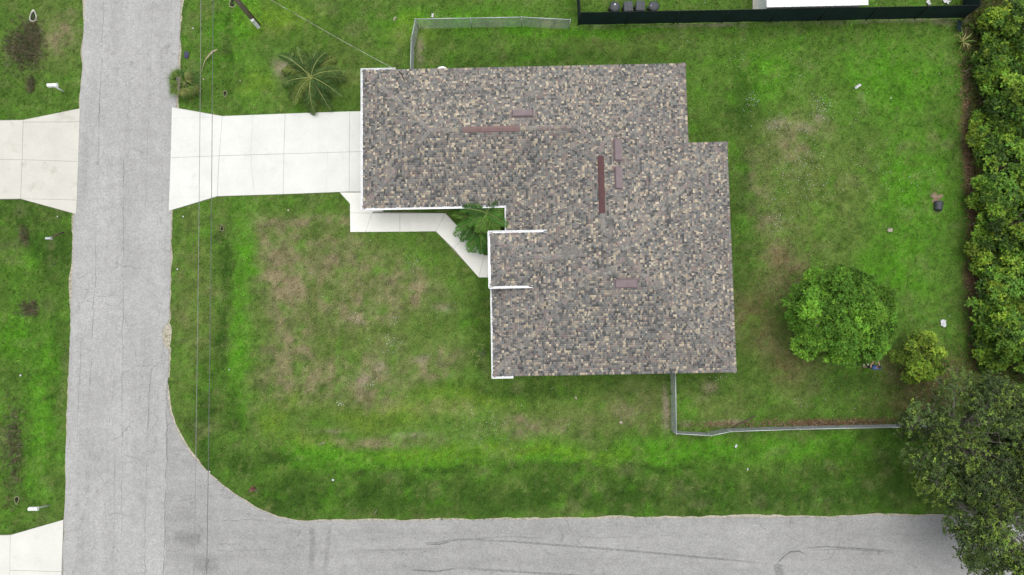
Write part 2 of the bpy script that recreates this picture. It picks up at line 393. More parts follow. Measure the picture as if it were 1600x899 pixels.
def lawn(x, y, fine=True):
    n = len(x); c = np.tile(GREEN, (n, 1)) 
    wx = x + 1.1 * (fbm(x * .55, y * .55, 41, 4) - .5) * 2; wy = y + 1.1 * (fbm(x * .55, y * .55, 57, 4) - .5) * 2
    big = fbm(x * .16, y * .16, 3, 3)[:, None]
    c = c * (0.8 + 0.45 * big)
    br = fbm(x * 1.3, y * 1.3, 77, 4); br2 = fbm(x * 1.9, y * 1.9, 79, 4)
    for bx_, by_, rx_, ry_, col, s in _bc:
        sm = max(0.0, min(1.0, min(rx_, ry_) / 1.0))
        qx, qy = x + (wx - x) * sm, y + (wy - y) * sm
        d = ((qx - bx_) / rx_) ** 2 + ((qy - by_) / ry_) ** 2
        wgt = np.exp(-d ** 1.3) * s
        wgt = np.clip(wgt * (np.clip(1.5 * br + .25, .55, 1.4) if min(rx_, ry_) > .75 else np.clip(2.4 * br - .3, .15, 1.6)) * (1 if col is not DRY else np.clip(4.2 * br2 - 1.1, .25, 1.5)), 0, 1)[:, None]
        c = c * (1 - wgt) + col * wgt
    f = fbm(x * .7, y * .7, 91, 4); p = np.clip((f - .56) * 5, 0, 1)[:, None] * .22
    c = c * (1 - p) + OLIVE * 1.1 * p
    f = fbm(x * .9, y * .9, 131, 4); p = np.clip((f - .60) * 6, 0, 1)[:, None] * .22
    c = c * (1 - p) + DRY * p
    f = fbm(x * 1.1, y * 1.1, 171, 4); p = np.clip((f - .58) * 6, 0, 1)[:, None] * .38
    c = c * (1 - p) + LUSH * p
    f = fbm(x * 2.3, y * 2.3, 251, 3); p = np.clip((f - .60) * 7, 0, 1)[:, None] * .38
    c = c * (1 - p) + DEEP * .8 * p
    f = fbm(x * 3.1, y * 3.1, 291, 3); p = np.clip((f - .62) * 8, 0, 1)[:, None] * .28
    c = c * (1 - p) + (DRY * .6 + YEL * .4) * p
    f = fbm(x * 1.6, y * 1.6, 211, 4)[:, None]; f2 = fbm(x * 4.5, y * 4.5, 311, 3)[:, None]
    return c * (0.78 + 0.44 * f) * (0.66 + 0.68 * f2)

# ------------------------------------------------------------------ ground sheet
axx = np.concatenate([[-1500, -600, -250, -120, -75, -55], np.arange(-46, 48.01, 0.2), [55, 75, 120, 250, 600, 1500]])
axy = np.concatenate([[-1500, -600, -250, -120, -60, -38], np.arange(-27, 34.01, 0.2), [42, 60, 120, 250, 600, 1500]])
gx, gy = np.meshgrid(axx, axy); gx, gy = gx.ravel(), gy.ravel()
gz = terrain(gx, gy)
nxg, nyg = len(axx), len(axy)
ii = (np.arange(nyg - 1)[:, None] * nxg + np.arange(nxg - 1)[None, :]).ravel()
gf = np.stack([ii, ii + 1, ii + nxg + 1, ii + nxg], 1)
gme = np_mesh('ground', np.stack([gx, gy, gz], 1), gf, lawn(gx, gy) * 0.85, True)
ground = tag(link('ground', gme, M['ground']), 'patchy green lawn with dry tan areas and roadside ditches', 'ground', kind='structure')

# ------------------------------------------------------------------ roads
def strip_mesh(name, A, B, za, zb=None):
    n = len(A); v = [(p[0], p[1], za) for p in A] + [(p[0], p[1], za if zb is None else zb) for p in B]
    return py_mesh(name, v, [(i, i + 1, n + i + 1, n + i) for i in range(n - 1)])
Lp, Rp = list(zip(lx, ys)), list(zip(rx, ys))
sm = strip_mesh('street', Lp, Rp, 0.032)
street = tag(link('street', sm, M['street']), 'straight pale asphalt street with fine cracks and crumbling edges', 'street', kind='structure')
top_ = [p for p in corner] + list(zip(nx, nyv))
# densify so that the strip is well shaped
tt = top_; bot = [(p[0], -21.9) for p in tt]
sd = strip_mesh('side_road', bot, tt, 0.024)
side = link('side_road', sd, M['sideroad'])
v_, f_ = [(-24.0, corner[0][1], .024), (corner[0][0], corner[0][1], .024), (corner[0][0], -21.9, .024), (-24.0, -21.9, .024)], [(0, 3, 2, 1)]
tag(side, 'grey asphalt side road with tyre traces meeting the street in a curve', 'road', kind='structure')
jn = link('junction_patch', py_mesh('junction_patch', v_, f_), M['sideroad'], side)
# sandy shoulders along the edges
def shoulder(name, pts, inward, seed, lab, w0=0.0, w1=0.16, z=0.014):
    pts = np.array(pts); t = np.gradient(pts, axis=0); t /= np.linalg.norm(t, axis=1)[:, None] + 1e-9
    nrm = np.stack([t[:, 1], -t[:, 0]], 1) * inward
    s = np.arange(len(pts)) * 0.33
    wd = w0 + w1 * np.clip(fbm(s * .55, s * 0 + seed, seed, 3) - .40, 0, 1) * 2.2 + .06 * vnoise(s * 3, s * 0, seed + 9)
    o = link(name, strip_mesh(name, pts + nrm * wd[:, None], pts - nrm * 0.12, z), M['sand'])
    return tag(o, lab, 'road edge', kind='structure')
msk = (ys > -30) & (ys < 30)
shoulder('sand_shoulder', np.stack([lx, ys], 1)[msk], -1, 3, 'thin crumbling strip of pale sand along the mailbox side of the street')
m2 = (ys > GP(0, 600)[1] + .0) & (ys < 30)
shoulder('sand_shoulder', np.stack([rx, ys], 1)[m2], 1, 5, 'thin strip of pale sand beneath the power lines beside the street', 0.03, 0.22)
cs = []
for a, b in zip(corner[:-1], corner[1:]):
    for k in range(4): cs.append((a[0] + (b[0] - a[0]) * k / 4, a[1] + (b[1] - a[1]) * k / 4))
allp = cs + list(zip(nx[nx < 45], nyv[nx < 45]))
shoulder('sand_shoulder', allp, -1, 8, 'pale sandy edge following the curved corner and the side road', 0.03, 0.12)
# sand patch at the broken edge
an = np.linspace(0, 2 * np.pi, 40)[:-1]
rr = 1 + .25 * (fbm(np.cos(an) * 2 + 5, np.sin(an) * 2 + 5, 3, 3) - .5) * 2
pv = [(bx + .05 + .42 * r * math.cos(a), by + 1.05 * r * math.sin(a), .018) for a, r in zip(an, rr)]
tag(link('sand_patch', py_mesh('sand_patch', pv, [tuple(range(39))]), M['sand']), 'pale gravelly hollow where the street edge has broken away', 'sand patch', kind='structure')

# concrete panels -----------------------------------------------------
def shrink(poly, d):
    c = np.mean(poly, 0); P = np.array(poly); n = len(P); out = []
    ar = sum(P[i][0] * P[(i + 1) % n][1] - P[(i + 1) % n][0] * P[i][1] for i in range(n))
    s = 1 if ar > 0 else -1
    for i in range(n):
        a, b, c_ = P[i - 1], P[i], P[(i + 1) % n]
        t1 = (b - a) / np.linalg.norm(b - a); t2 = (c_ - b) / np.linalg.norm(c_ - b)
        n1 = np.array([-t1[1], t1[0]]) * s; n2 = np.array([-t2[1], t2[0]]) * s
        bi = n1 + n2; bi /= max(0.3, np.dot(bi, bi) / 2); out.append(tuple(b + bi * d))
    return out
def slabs(name, base_poly, panels, mat, lab, gap=0.008):
    o = MB().prism(base_poly, -0.08, 0.030).build(name, M['joint'])
    tag(o, lab, 'driveway' if 'drive' in name else 'path', kind='structure')
    for i, p in enumerate(panels):
        q = shrink(PX(p), gap)
        dz = .05 + .004 * ((i * 7) % 3)
        MB().prism(q, -0.05, dz).build('slab', mat, o, bevel=0.006)
    return o
drv = slabs('driveway', shrink(DRIVE, .02), [
    [(269, 168), (348, 182), (343, 244), (267, 247)], [(267, 247), (343, 244), (340, 307), (264, 330)],
    [(348, 182), (446, 178), (444, 241), (343, 244)], [(343, 244), (444, 241), (443, 304), (340, 307)],
    [(446, 178), (547, 174.5), (546, 238), (444, 241)], [(444, 241), (546, 238), (546, 300), (443, 304)],
    [(547, 174.5), (598, 174), (598, 236), (546, 238)], [(546, 238), (598, 236), (598, 300), (546, 300)]],
    M['conc'], 'bright white concrete driveway of large panels leading to the garage')
slabs('walkway', shrink(WALK, .02), [
    [(531, 301), (598, 301), (598, 331), (583, 331), (582, 333.5), (547, 333), (547, 319)], [(547, 333), (582, 333.5), (571, 363), (547.5, 363)],
    [(582, 333.5), (625, 333.5), (625, 362.5), (571, 363)], [(625, 333.5), (696, 333.5), (681, 362), (625, 362.5)],
    [(696, 333.5), (728, 367.5), (709, 389), (681, 362)], [(728, 367.5), (757, 399), (748, 434), (709, 389)], [(757, 399), (799, 399), (799, 434), (748, 434)]],
    M['walkc'], 'narrow pale concrete walkway bending from driveway to the front door')
slabs('driveway', shrink(WDRIVE, .02), [
    [(-118, 191), (37, 188), (35.5, 250), (-118, 249)], [(-118, 249), (35.5, 250), (33, 311), (-118, 313)],
    [(37, 188), (126, 170), (125, 191), (37, 191.5)], [(37, 191.5), (125, 191), (123, 253), (35.5, 250)], [(35.5, 250), (123, 253), (121, 313), (33, 311)], [(33, 311), (121, 313), (120, 335)]],
    M['oldconc'], 'stained grey-white concrete driveway across the street from the garage')
slabs('driveway', shrink(SWDRIVE, .02), [
    [(-118, 839), (17, 836), (15.5, 940), (-118, 940)], [(17, 836), (100, 812), (97, 893), (16.2, 891)], [(16.2, 891), (97, 893), (96, 985), (15, 985)], [(-118, 940), (15.5, 940), (15, 985), (-118, 985)]],
    M['conc2'], 'pale concrete driveway beside the mailbox with the white rounded box')
pad = MB().prism(PADS, -.05, .05).build('concrete_strip', M['oldconc'], bevel=.006); tag(pad, 'narrow weathered concrete strip beside the white shed', 'path', kind='structure')

# tyre traces on the side road ------------------------------------------
def trace(pts, wid, lab_strength, z):
    P = np.array(PX(pts)); t = np.linspace(0, 1, len(P)); q = np.linspace(0, 1, 40)
    X = np.interp(q, t, P[:, 0]); Y = np.interp(q, t, P[:, 1])
    T = np.gradient(np.stack([X, Y], 1), axis=0); T /= np.linalg.norm(T, axis=1)[:, None]; N = np.stack([-T[:, 1], T[:, 0]], 1)
    V = []; C = []
    for j, off in enumerate((-1, -.4, .4, 1)):
        for i in range(40):
            V.append((X[i] + N[i, 0] * wid * off, Y[i] + N[i, 1] * wid * off, z))
            e = min(1, min(i, 39 - i) / 8) * lab_strength * (0.0 if abs(off) == 1 else 1.0); C.append((e, e, e))
    F = [(j * 40 + i, j * 40 + i + 1, (j + 1) * 40 + i + 1, (j + 1) * 40 + i) for j in range(3) for i in range(39)]
    link('tyre_trace', np_mesh('tyre_trace', V, F, np.array(C)), M['rubber'], side)
z = .030
for pts, wd, s in [([(665, 851), (690, 850), (705, 846)], .05, .95), ([(660, 849), (685, 847.5), (700, 845), (720, 843)], .04, .6), ([(700, 842), (800, 846), (900, 854), (1000, 862), (1120, 873), (1240, 885)], .09, .5),
                   ([(640, 890), (680, 893), (715, 888)], .07, .8), ([(700, 886), (800, 893), (900, 899), (1000, 908)], .10, .5), ([(545, 860), (640, 859), (700, 857)], .08, .3),
                   ([(1211, 884), (1222, 872), (1235, 862), (1248, 861), (1262, 869)], .06, .95), ([(1250, 857), (1290, 854), (1340, 857), (1400, 862)], .07, .6), ([(1260, 860), (1320, 858), (1400, 864)], .04, .5),
                   ([(1214, 880), (1217, 892), (1222, 910)], .35, .5), ([(675, 846), (800, 838), (860, 842)], .08, .25), ([(487, 818), (489, 845), (486, 899)], .25, .35), ([(516, 818), (513, 845), (508, 899)], .2, .25), ([(876, 826), (880, 838), (875, 848)], .12, .3),
                   ([(268, 835), (300, 845), (318, 838)], .5, .3), ([(300, 875), (320, 885), (345, 880)], .6, .3)]:
    trace(pts, wd, s, z); z += .0007
# cracks and seams in the asphalt, thin strips that wander
def crack(pts, wid, s, z, parent, jit=.05):
    P = np.array(PX(pts)); L = np.concatenate([[0], np.cumsum(np.hypot(*np.diff(P, axis=0).T))]); n = max(8, int(L[-1] / .18)); q = np.linspace(0, L[-1], n)
    X = np.interp(q, L, P[:, 0]); Y = np.interp(q, L, P[:, 1]); sd_ = int(abs(P[0, 0] * 37 + P[0, 1] * 91)) % 997
    X = X + jit * 2 * (fbm(q * 1.7, q * 0 + .5, sd_, 3) - .5) * 2; Y = Y + jit * 2 * (fbm(q * 1.7, q * 0 + 7.5, sd_ + 5, 3) - .5) * 2
    T = np.gradient(np.stack([X, Y], 1), axis=0); T /= np.linalg.norm(T, axis=1)[:, None] + 1e-9; N = np.stack([-T[:, 1], T[:, 0]], 1)
    wv = wid * (.5 + vnoise(q * 2.3, q * 0, sd_ + 11)); al = .68 * s * np.clip(2.2 * vnoise(q * .8, q * 0, sd_ + 3) - .2, .1, 1)
    V = [(X[i] + N[i, 0] * wv[i] * o, Y[i] + N[i, 1] * wv[i] * o, z) for o in (-1, 1) for i in range(n)]
    C = np.tile(np.repeat(al[:, None], 3, 1), (2, 1))
    link('crack', np_mesh('crack', V, [(i, i + 1, n + i + 1, n + i) for i in range(n - 1)], C), M['rubber'], parent)
zk = .0345
for pts, wd, s in [([(163, -20), (158, 120), (153, 260), (150, 420), (143, 560), (141, 620)], .022, .8), ([(160, 90), (156, 150), (155, 200)], .03, .7), ([(194, 250), (193, 400), (192, 560), (191, 700), (190, 900)], .022, .9), ([(240, 0), (232, 200), (228, 330)], .018, .6), ([(238, 560), (232, 640), (230, 720), (228, 800), (226, 900)], .022, .8),
                   ([(178, 590), (174, 640), (178, 700), (180, 780), (176, 900)], .018, .7), ([(126, 470), (127, 560), (122, 640), (120, 690)], .018, .7), ([(190, 585), (205, 575), (218, 572), (236, 571)], .018, .8), ([(140, 466), (165, 463), (185, 462)], .016, .7), ([(196, 712), (210, 716), (225, 718), (228, 710), (250, 704)], .018, .8), ([(110, 818), (150, 812), (180, 800), (195, 806), (215, 804)], .018, .7),
                   ([(175, 860), (200, 832), (240, 828), (256, 822)], .016, .6), ([(261, 575), (261, 660), (260, 740), (258, 830), (256, 905)], .03, .9), ([(170, 290), (190, 290), (205, 292)], .016, .6), ([(120, 60), (150, 62), (175, 58), (215, 64)], .014, .5), ([(130, 200), (160, 196), (190, 205), (240, 200)], .014, .5), ([(205, 20), (203, 110), (200, 190)], .014, .5)]:
    crack(pts, wd, s, zk, street); zk += .0004
for pts, wd, s in [([(330, 814), (400, 812), (470, 820)], .02, .6), ([(905, 838), (940, 840), (985, 838), (1050, 836)], .016, .7), ([(1375, 880), (1385, 888), (1392, 893)], .015, .8), ([(300, 850), (360, 862), (430, 858)], .03, .5), ([(310, 820), (330, 860), (320, 899)], .03, .5), ([(560, 830), (640, 834), (720, 832)], .014, .5)]:
    crack(pts, wd, s, z, side); z += .0004

# ------------------------------------------------------------------ grass
for pts, wd, s_ in [([(396, 181), (392, 240), (398, 304)], .012, .6), ([(512, 239), (511, 270), (510, 301)], .012, .5), ([(490, 178), (489, 210), (487, 238)], .008, .3), ([(266, 309), (300, 308), (336, 307)], .012, .5), ([(270, 186), (310, 184), (346, 183)], .012, .4), ([(476, 218), (482, 217)], .07, .25), ([(505, 268), (525, 268)], .12, .12)]:
    crack(pts, wd, s_, .064, drv, .02)
def scatter(n, x0, x1, y0, y1):
    x = rng.uniform(x0, x1, n); y = rng.uniform(y0, y1, n)
    bad = inpoly(x, y, HOUSE) | inpoly(x, y, PADS)
    for P in (SIDE, DRIVE, WALK, WDRIVE, SWDRIVE): bad |= inpoly(x, y, P)
    edge = (x > np.interp(y, ys, lx)) & (x < np.interp(y, ys, rx)); bad |= edge
    return x[~bad], y[~bad]
def blades(x, y, col, nb, lmin, lmax, wid, lean=(.35, .95)):
    n = len(x); x = np.repeat(x, nb); y = np.repeat(y, nb); c = np.repeat(col, nb, 0); m = n * nb
    x = x + rng.normal(0, .035, m); y = y + rng.normal(0, .035, m)
    z = terrain(x, y) - .005
    a = rng.uniform(0, 2 * np.pi, m); L = rng.uniform(lmin, lmax, m); ln = rng.uniform(*lean, m); wv = wid * rng.uniform(.7, 1.3, m)
    dx, dy = np.cos(a), np.sin(a)
    b0 = np.stack([x - dy * wv, y + dx * wv, z], 1); b1 = np.stack([x + dy * wv, y - dx * wv, z], 1)
    tp = np.stack([x + dx * L * ln, y + dy * L * ln, z + L * np.sqrt(1 - (ln * .9) ** 2) + .01], 1)
    V = np.stack([b0, b1, tp], 1).reshape(-1, 3)
    c = c * rng.uniform(.42, 1.72, (m, 1)) * rng.normal(1, .12, (m, 3)).clip(.6, 1.4)
    C = np.repeat(c, 3, 0); C[2::3] *= 1.15
    F = np.arange(m * 3).reshape(-1, 3)
    return V, F, C
gxs, gys = scatter(205000, -39, 37, -21, 27)
lc = lawn(gxs, gys)
dens = np.clip(1.15 - 2.2 * (lc[:, 0] - .07), .35, 1)
k = rng.uniform(0, 1, len(gxs)) < dens
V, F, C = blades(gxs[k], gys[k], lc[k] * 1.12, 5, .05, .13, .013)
tag(link('grass', np_mesh('grass', V, F, C), M['grass']), 'short mown grass covering the yards and roadside ditches', 'grass', kind='stuff')
# coarse weeds in the wet ditches
wx_, wy_ = scatter(30000, -39, 37, -21, 27)
dd = np.min([seg_dist(wx_, wy_, p) for p in SWALES], 0)
lc = lawn(wx_, wy_); lush = lc[:, 1] / (lc[:, 0] + .01)
kk = (rng.uniform(0, 1, len(wx_)) < np.clip(np.exp(-(dd / .8) ** 2) * .7 + (lush - 1.55) * .5, 0.02, .8))
V, F, C = blades(wx_[kk], wy_[kk], lc[kk] * 1.1, 6, .12, .26, .02, (.5, 1.0))
tx_, ty_ = [], []
for (a, b, r1, r2, n) in [(38, 72, 20, 26, 520), (46, 52, 9, 18, 160), (44, 130, 4, 9, 70), (43, 483, 11, 8, 130), (35, 368, 5, 9, 60), (16, 700, 14, 50, 160)]:
    q0, q1 = G(a, b); tx_.append(q0 + rng.normal(0, r1 * .0422 * .7, n)); ty_.append(q1 + rng.normal(0, r2 * .0422 * .7, n))
tx_, ty_ = np.concatenate(tx_), np.concatenate(ty_)
tc_ = np.array([[.08, .075, .04], [.11, .095, .055], [.065, .09, .03], [.15, .13, .08]])[rng.integers(0, 4, len(tx_))]
V2, F2, C2 = blades(tx_, ty_, tc_, 6, .15, .38, .016, (.4, 1.0))
tag(link('dead_weeds', np_mesh('dead_weeds', V2, F2, C2), M['grass']), 'dark brownish tangles of dead weeds in the ditch across the street', 'weeds', kind='stuff')
tag(link('ditch_weeds', np_mesh('ditch_weeds', V, F, C), M['grass']), 'taller leafy weeds growing along the ditches', 'weeds', kind='stuff')
# clover flecks
fl = []
for (a, b, r_, n) in [(1285, 172, 16, 60), (1272, 160, 14, 30), (1250, 290, 45, 120), (1220, 200, 30, 60), (1215, 345, 18, 50), (612, 536, 11, 42), (555, 497, 9, 22), (618, 498, 7, 14), (531, 629, 6, 22), (580, 600, 6, 12), (1175, 160, 14, 40), (1160, 90, 20, 20), (1260, 255, 40, 60), (1420, 290, 45, 40), (1330, 270, 40, 16), (760, 683, 30, 40), (730, 645, 12, 16), (648, 411, 12, 30), (1240, 110, 40, 30), (1300, 620, 60, 24), (860, 650, 90, 30), (1120, 590, 20, 18), (1080, 20, 50, 40), (1300, 420, 50, 14), (160, 400, 900, 0), (600, 500, 120, 40), (1330, 200, 120, 40)]:
    x, y = G(a, b); fl.append(np.stack([x + rng.normal(0, r_ * .0422 * .6, n), y + rng.normal(0, r_ * .0422 * .6, n)], 1))
fl = np.concatenate(fl); okk = ~(inpoly(fl[:, 0], fl[:, 1], HOUSE) | inpoly(fl[:, 0], fl[:, 1], SIDE) | inpoly(fl[:, 0], fl[:, 1], STREET)); fl = fl[okk]
m = len(fl); s = rng.uniform(.014, .032, m); zz = terrain(fl[:, 0], fl[:, 1]) + .08
oc = np.array([[1, 0, 0], [-1, 0, 0], [0, 1, 0], [0, -1, 0], [0, 0, 1], [0, 0, -1]], float)
V = (np.column_stack([fl, zz])[:, None, :] + oc[None] * s[:, None, None]).reshape(-1, 3)
of = np.array([[0, 2, 4], [2, 1, 4], [1, 3, 4], [3, 0, 4], [2, 0, 5], [1, 2, 5], [3, 1, 5], [0, 3, 5]])
F = (np.arange(m)[:, None, None] * 6 + of[None]).reshape(-1, 3)
tag(link('clover_flowers', np_mesh('clover_flowers', V, F), M['petal']), 'tiny white flower heads dotted in loose patches over the lawns', 'flowers', kind='stuff')
#==PART2==
# ------------------------------------------------------------------ house
ZE, PITCH = 2.75, 1 / 3.0
ERAISE = 2.55                                                # entry eave, in run units above the main eave
Y4 = 9.55
# plane: (ux, uy, c, offset): height run h = offset + ux*x + uy*y - c
PL = {'N': (0, -1, -YN, 0), 'GW': (1, 0, XG, 0), 'GS': (0, 1, YGS, 0), 'W2': (1, 0, XW2, 0), 'E2': (-1, 0, -XE2, 0), 'N3': (0, -1, -YC, 0), 'E3': (-1, 0, -XE3, 0),
      'S3': (0, 1, YS, 0), 'W4': (1, 0, XW4, 0), 'N4': (0, -1, -Y4, 0), 'EW': (1, 0, EX0, ERAISE), 'EN': (0, -1, -EYN, ERAISE), 'ES': (0, 1, EYS, ERAISE)}
PN = list(PL)
RECT = [('N', 'GW', 'GS', 'E2'), ('N', 'W2', 'E2', 'S3'), ('N3', 'W2', 'E3', 'S3'), ('N4', 'W4', 'S3', 'E3'), ('EW', 'EN', 'ES')]
def ph(n, x, y):
    u, v, c, o = PL[n]; return o + u * x + v * y - c
def roof(x, y):
    """height run and index of the active plane"""
    x = np.asarray(x, float); y = np.asarray(y, float)
    best = np.full(x.shape, -1e3); lab = np.full(x.shape, -1)
    for ri, r in enumerate(RECT):
        hs = np.stack([ph(n, x, y) for n in r]); a = hs.argmin(0); mn = hs.min(0)
        off = ERAISE if ri == 4 else 0
        ok = mn >= off - 1e-6
        if ri == 3: ok &= (y < (EYN + EYS) / 2 + .02)
        if ri == 4: ok &= (x < 3.9)
        idx = np.array([PN.index(n) for n in r])[a]
        up = ok & (mn > best + 1e-6); best = np.where(up, mn, best); lab = np.where(up, idx, lab)
    return best, lab
def zr(x, y):
    h, _ = roof(np.array([x]), np.array([y])); return ZE + float(h[0]) * PITCH
house = empty('house', (0, 0, 0)); tag(house, 'single-storey house with hipped roof of mixed grey, tan and brown shingles', 'house')
PALETTE = [((.066, .067, .066), 14), ((.105, .103, .098), 15), ((.160, .155, .144), 16), ((.198, .185, .166), 14), ((.220, .190, .168), 10), ((.178, .142, .128), 9),
           ((.345, .285, .205), 8), ((.440, .375, .275), 6), ((.160, .170, .155), 6), ((.280, .245, .192), 8), ((.140, .143, .145), 5)]
pc = np.array([p[0] for p in PALETTE]); pw = np.array([p[1] for p in PALETTE], float); pw /= pw.sum()
def runs(mask, u):
    d = np.diff(np.concatenate([[0], mask.astype(int), [0]])); a = np.where(d == 1)[0]; b = np.where(d == -1)[0] - 1
    if len(a): kp = np.concatenate([[True], a[1:] - b[:-1] > 4]); a = a[kp]; b = b[np.concatenate([kp[1:], [True]])]
    return [(u[i], u[j]) for i, j in zip(a, b) if u[j] - u[i] > .03]
TV, TF, TC = [], [], []; DV, DF = [], []
EXP = 0.137
us = np.arange(-11, 19, .02)
for pi_, n in enumerate(PN):
    ux, uy, c, off = PL[n]
    # point at (u along eave, h up slope)
    def P(u, hl):
        if ux: return (c * ux + hl * ux, u)
        return (u, c * uy + hl * uy)
    kmax = int(8.5 / EXP)
    for kc in range(kmax):
        h0, h1 = kc * EXP, (kc + 1) * EXP
        rr_ = []
        for hh in (h0 + .002, h1 - .002):
            U = us; q = P(U, hh); X = np.broadcast_to(q[0], U.shape); Y = np.broadcast_to(q[1], U.shape)
            rr_.append(runs(roof(X, Y)[1] == pi_, U))
        for a0, b0 in rr_[0]:
            m_ = [(a1, b1) for a1, b1 in rr_[1] if min(b0, b1) - max(a0, a1) > 0]
            a1, b1 = m_[0] if m_ else ((a0 + b0) / 2, (a0 + b0) / 2)
            if b1 - a1 > b0 - a0 + .6: a1, b1 = a0, b0
            z0, z1 = ZE + (off + h0) * PITCH, ZE + (off + h1) * PITCH
            # deck strip
            hb = h0 - (.03 if kc == 0 else 0)
            bdx = len(DV)
            DV += [(*P(a0, hb), z0 - .004), (*P(b0, hb), z0 - .004), (*P(b1, h1), z1 - .004), (*P(a1, h1), z1 - .004)]
            DF.append((bdx, bdx + 1, bdx + 2, bdx + 3))
            # tabs
            cuts = [a0]; runtone = None
            while cuts[-1] < b0 - .06: cuts.append(min(b0, cuts[-1] + rng.choice([.06, .085, .11, .145, .21, .32], p=[.20, .27, .24, .16, .09, .04])))
            cuts[-1] = b0
            for t0, t1 in zip(cuts[:-1], cuts[1:]):
                th = rng.choice([.006, .011, .016])
                s0, s1 = (a1 if t0 <= a0 + 1e-6 else min(max(t0, a1), b1)), (b1 if t1 >= b0 - 1e-6 else min(max(t1, a1), b1))
                col = (pc[rng.choice(len(pc), p=pw)] * .9 + .0175) * rng.uniform(.86, 1.16)
                if t1 - t0 > .25: col = pc[rng.choice([1, 2, 3, 4, 5])] * rng.uniform(.9, 1.1)
                hb = h0 - (.035 if kc == 0 else .012)
                zb = z0 - (h0 - hb) * PITCH
                p0, p1, p2, p3 = P(t0, hb), P(t1, hb), P(s1, h1), P(s0, h1)
                bdx = len(TV)
                TV += [(*p0, zb + th), (*p1, zb + th), (*p2, z1 + .003), (*p3, z1 + .003), (*p0, zb - .006), (*p1, zb - .006)]
                TF += [(bdx, bdx + 1, bdx + 2, bdx + 3), (bdx + 4, bdx + 5, bdx + 1, bdx), ]
                TC += [col] * 6
def fix(me):
    bm = bmesh.new(); bm.from_mesh(me); bmesh.ops.recalc_face_normals(bm, faces=bm.faces); bm.to_mesh(me); bm.free(); return me
roofo = link('roof', py_mesh('roof', DV, DF), M['deck'], house)
sh = link('shingles', np_mesh('shingles', TV, TF, np.array(TC)), M['shingle'], roofo); sh['kind'] = 'stuff'

# small sloping saddle where the bedroom roof rises behind the entry ridge
sv = []
for x_, ht in ((2.45, 2.45 - XW4), (3.2, 3.2 - XW4), (Y4 - 4.68 - .0 + XW2, Y4 - 4.68)):
    sv.append((x_, 4.66, ZE + ht * PITCH + .012)); sv.append((x_, 4.66 + .9 * max(.05, (ht - (x_ - XW2))), ZE + (x_ - XW2) * PITCH + .004))
saddle = link('roof_saddle', py_mesh('roof_saddle', sv, [(0, 2, 3, 1), (2, 4, 5, 3)]), simple('saddle_granules', (.15, .14, .13), .92, .35, 9, .1), roofo)

# hip and ridge caps
hg = (YN - YGS) / 2; yg = (YN + YGS) / 2; h2 = (XE2 - XW2) / 2; xr2 = (XE2 + XW2) / 2; h3 = (XE3 - XW2) / 2; xr3 = (XE3 + XW2) / 2
h4 = (Y4 - YS) / 2; y4 = (Y4 + YS) / 2; he = (EYN - EYS) / 2; ye = (EYN + EYS) / 2
LINES = [((XG, YN), (XG + hg, yg)), ((XG, YGS), (XG + hg, yg)), ((XG + hg, yg), (XW2 + hg, yg)), ((XW2 + hg, yg), (xr2, YN - h2)), ((XE2, YN), (xr2, YN - h2)),
         ((xr2, YN - h2), (xr2, YC - h2)), ((xr2, YC - h2), (xr3, YC - h3)), ((XE3, YC), (xr3, YC - h3)), ((XE3, YS), (xr3, YS + h3)), ((xr3, YS + h3), (xr3, YC - h3)),
         ((XW4, YS), (XW4 + h4, y4)), ((XW4 + h4, y4), (XW2 + h4, y4)), ((XW2 + h4, y4), (xr3, YS + h3)), ((3.35, Y4 - (3.35 - XW4)), (XW4 + h4, y4)),
         ((EX0, EYN), (EX0 + he, ye)), ((EX0, EYS), (EX0 + he, ye)), ((EX0 + he, ye), (3.45, ye))]
CAPP = [((0.112, 0.109, 0.103), 12), ((0.144, 0.140, 0.131), 20), ((0.185, 0.176, 0.161), 26), ((0.193, 0.161, 0.150), 22), ((0.253, 0.222, 0.173), 10), ((0.201, 0.188, 0.166), 16)]
cc = np.array([p[0] for p in CAPP]); cw = np.array([p[1] for p in CAPP], float); cw /= cw.sum()
capm = []
for i in range(len(cc)):
    capm.append(simple('cap_granules', tuple(cc[i]), 0.92, 0.45, 9, 0.1))
skip = lambda x, y: False
for (ax, ay), (bx_, by_) in LINES:
    L = math.hypot(bx_ - ax, by_ - ay); n = max(1, round(L / .345)); tx, ty = (bx_ - ax) / L, (by_ - ay) / L; px_, py_ = -ty, tx
    for i in range(n):
        s0, s1 = i * L / n - .01, (i + 1) * L / n + .10
        wv = .125; V = []
        for s_, lift in ((s0, .052), (min(s1, L), .022)):
            for k_ in (-1, 0, 1):
                x, y = ax + tx * s_ + px_ * wv * k_, ay + ty * s_ + py_ * wv * k_
                h, l = roof(np.array([x]), np.array([y]))
                cx_, cy_ = ax + tx * s_, ay + ty * s_
                hc = float(roof(np.array([cx_]), np.array([cy_]))[0][0])
                if hc < -10: hc = 0 if ERAISE > 5 else float(roof(np.array([ax + tx * .1]), np.array([ay + ty * .1]))[0][0]) - .07
                hh = hc if k_ == 0 else max(float(h[0]), hc - .22)
                V.append((x, y, ZE + hh * PITCH + lift + (0 if k_ else .012)))
        V += [(v[0], v[1], v[2] - .03) for v in V[:3]]
        capmat = capm[rng.choice(len(cc), p=cw)]
        me = fix(py_mesh('ridge_cap', V, [(0, 1, 4, 3), (1, 2, 5, 4), (6, 7, 1, 0), (7, 8, 2, 1)]))
        link('ridge_cap', me, capmat, roofo)

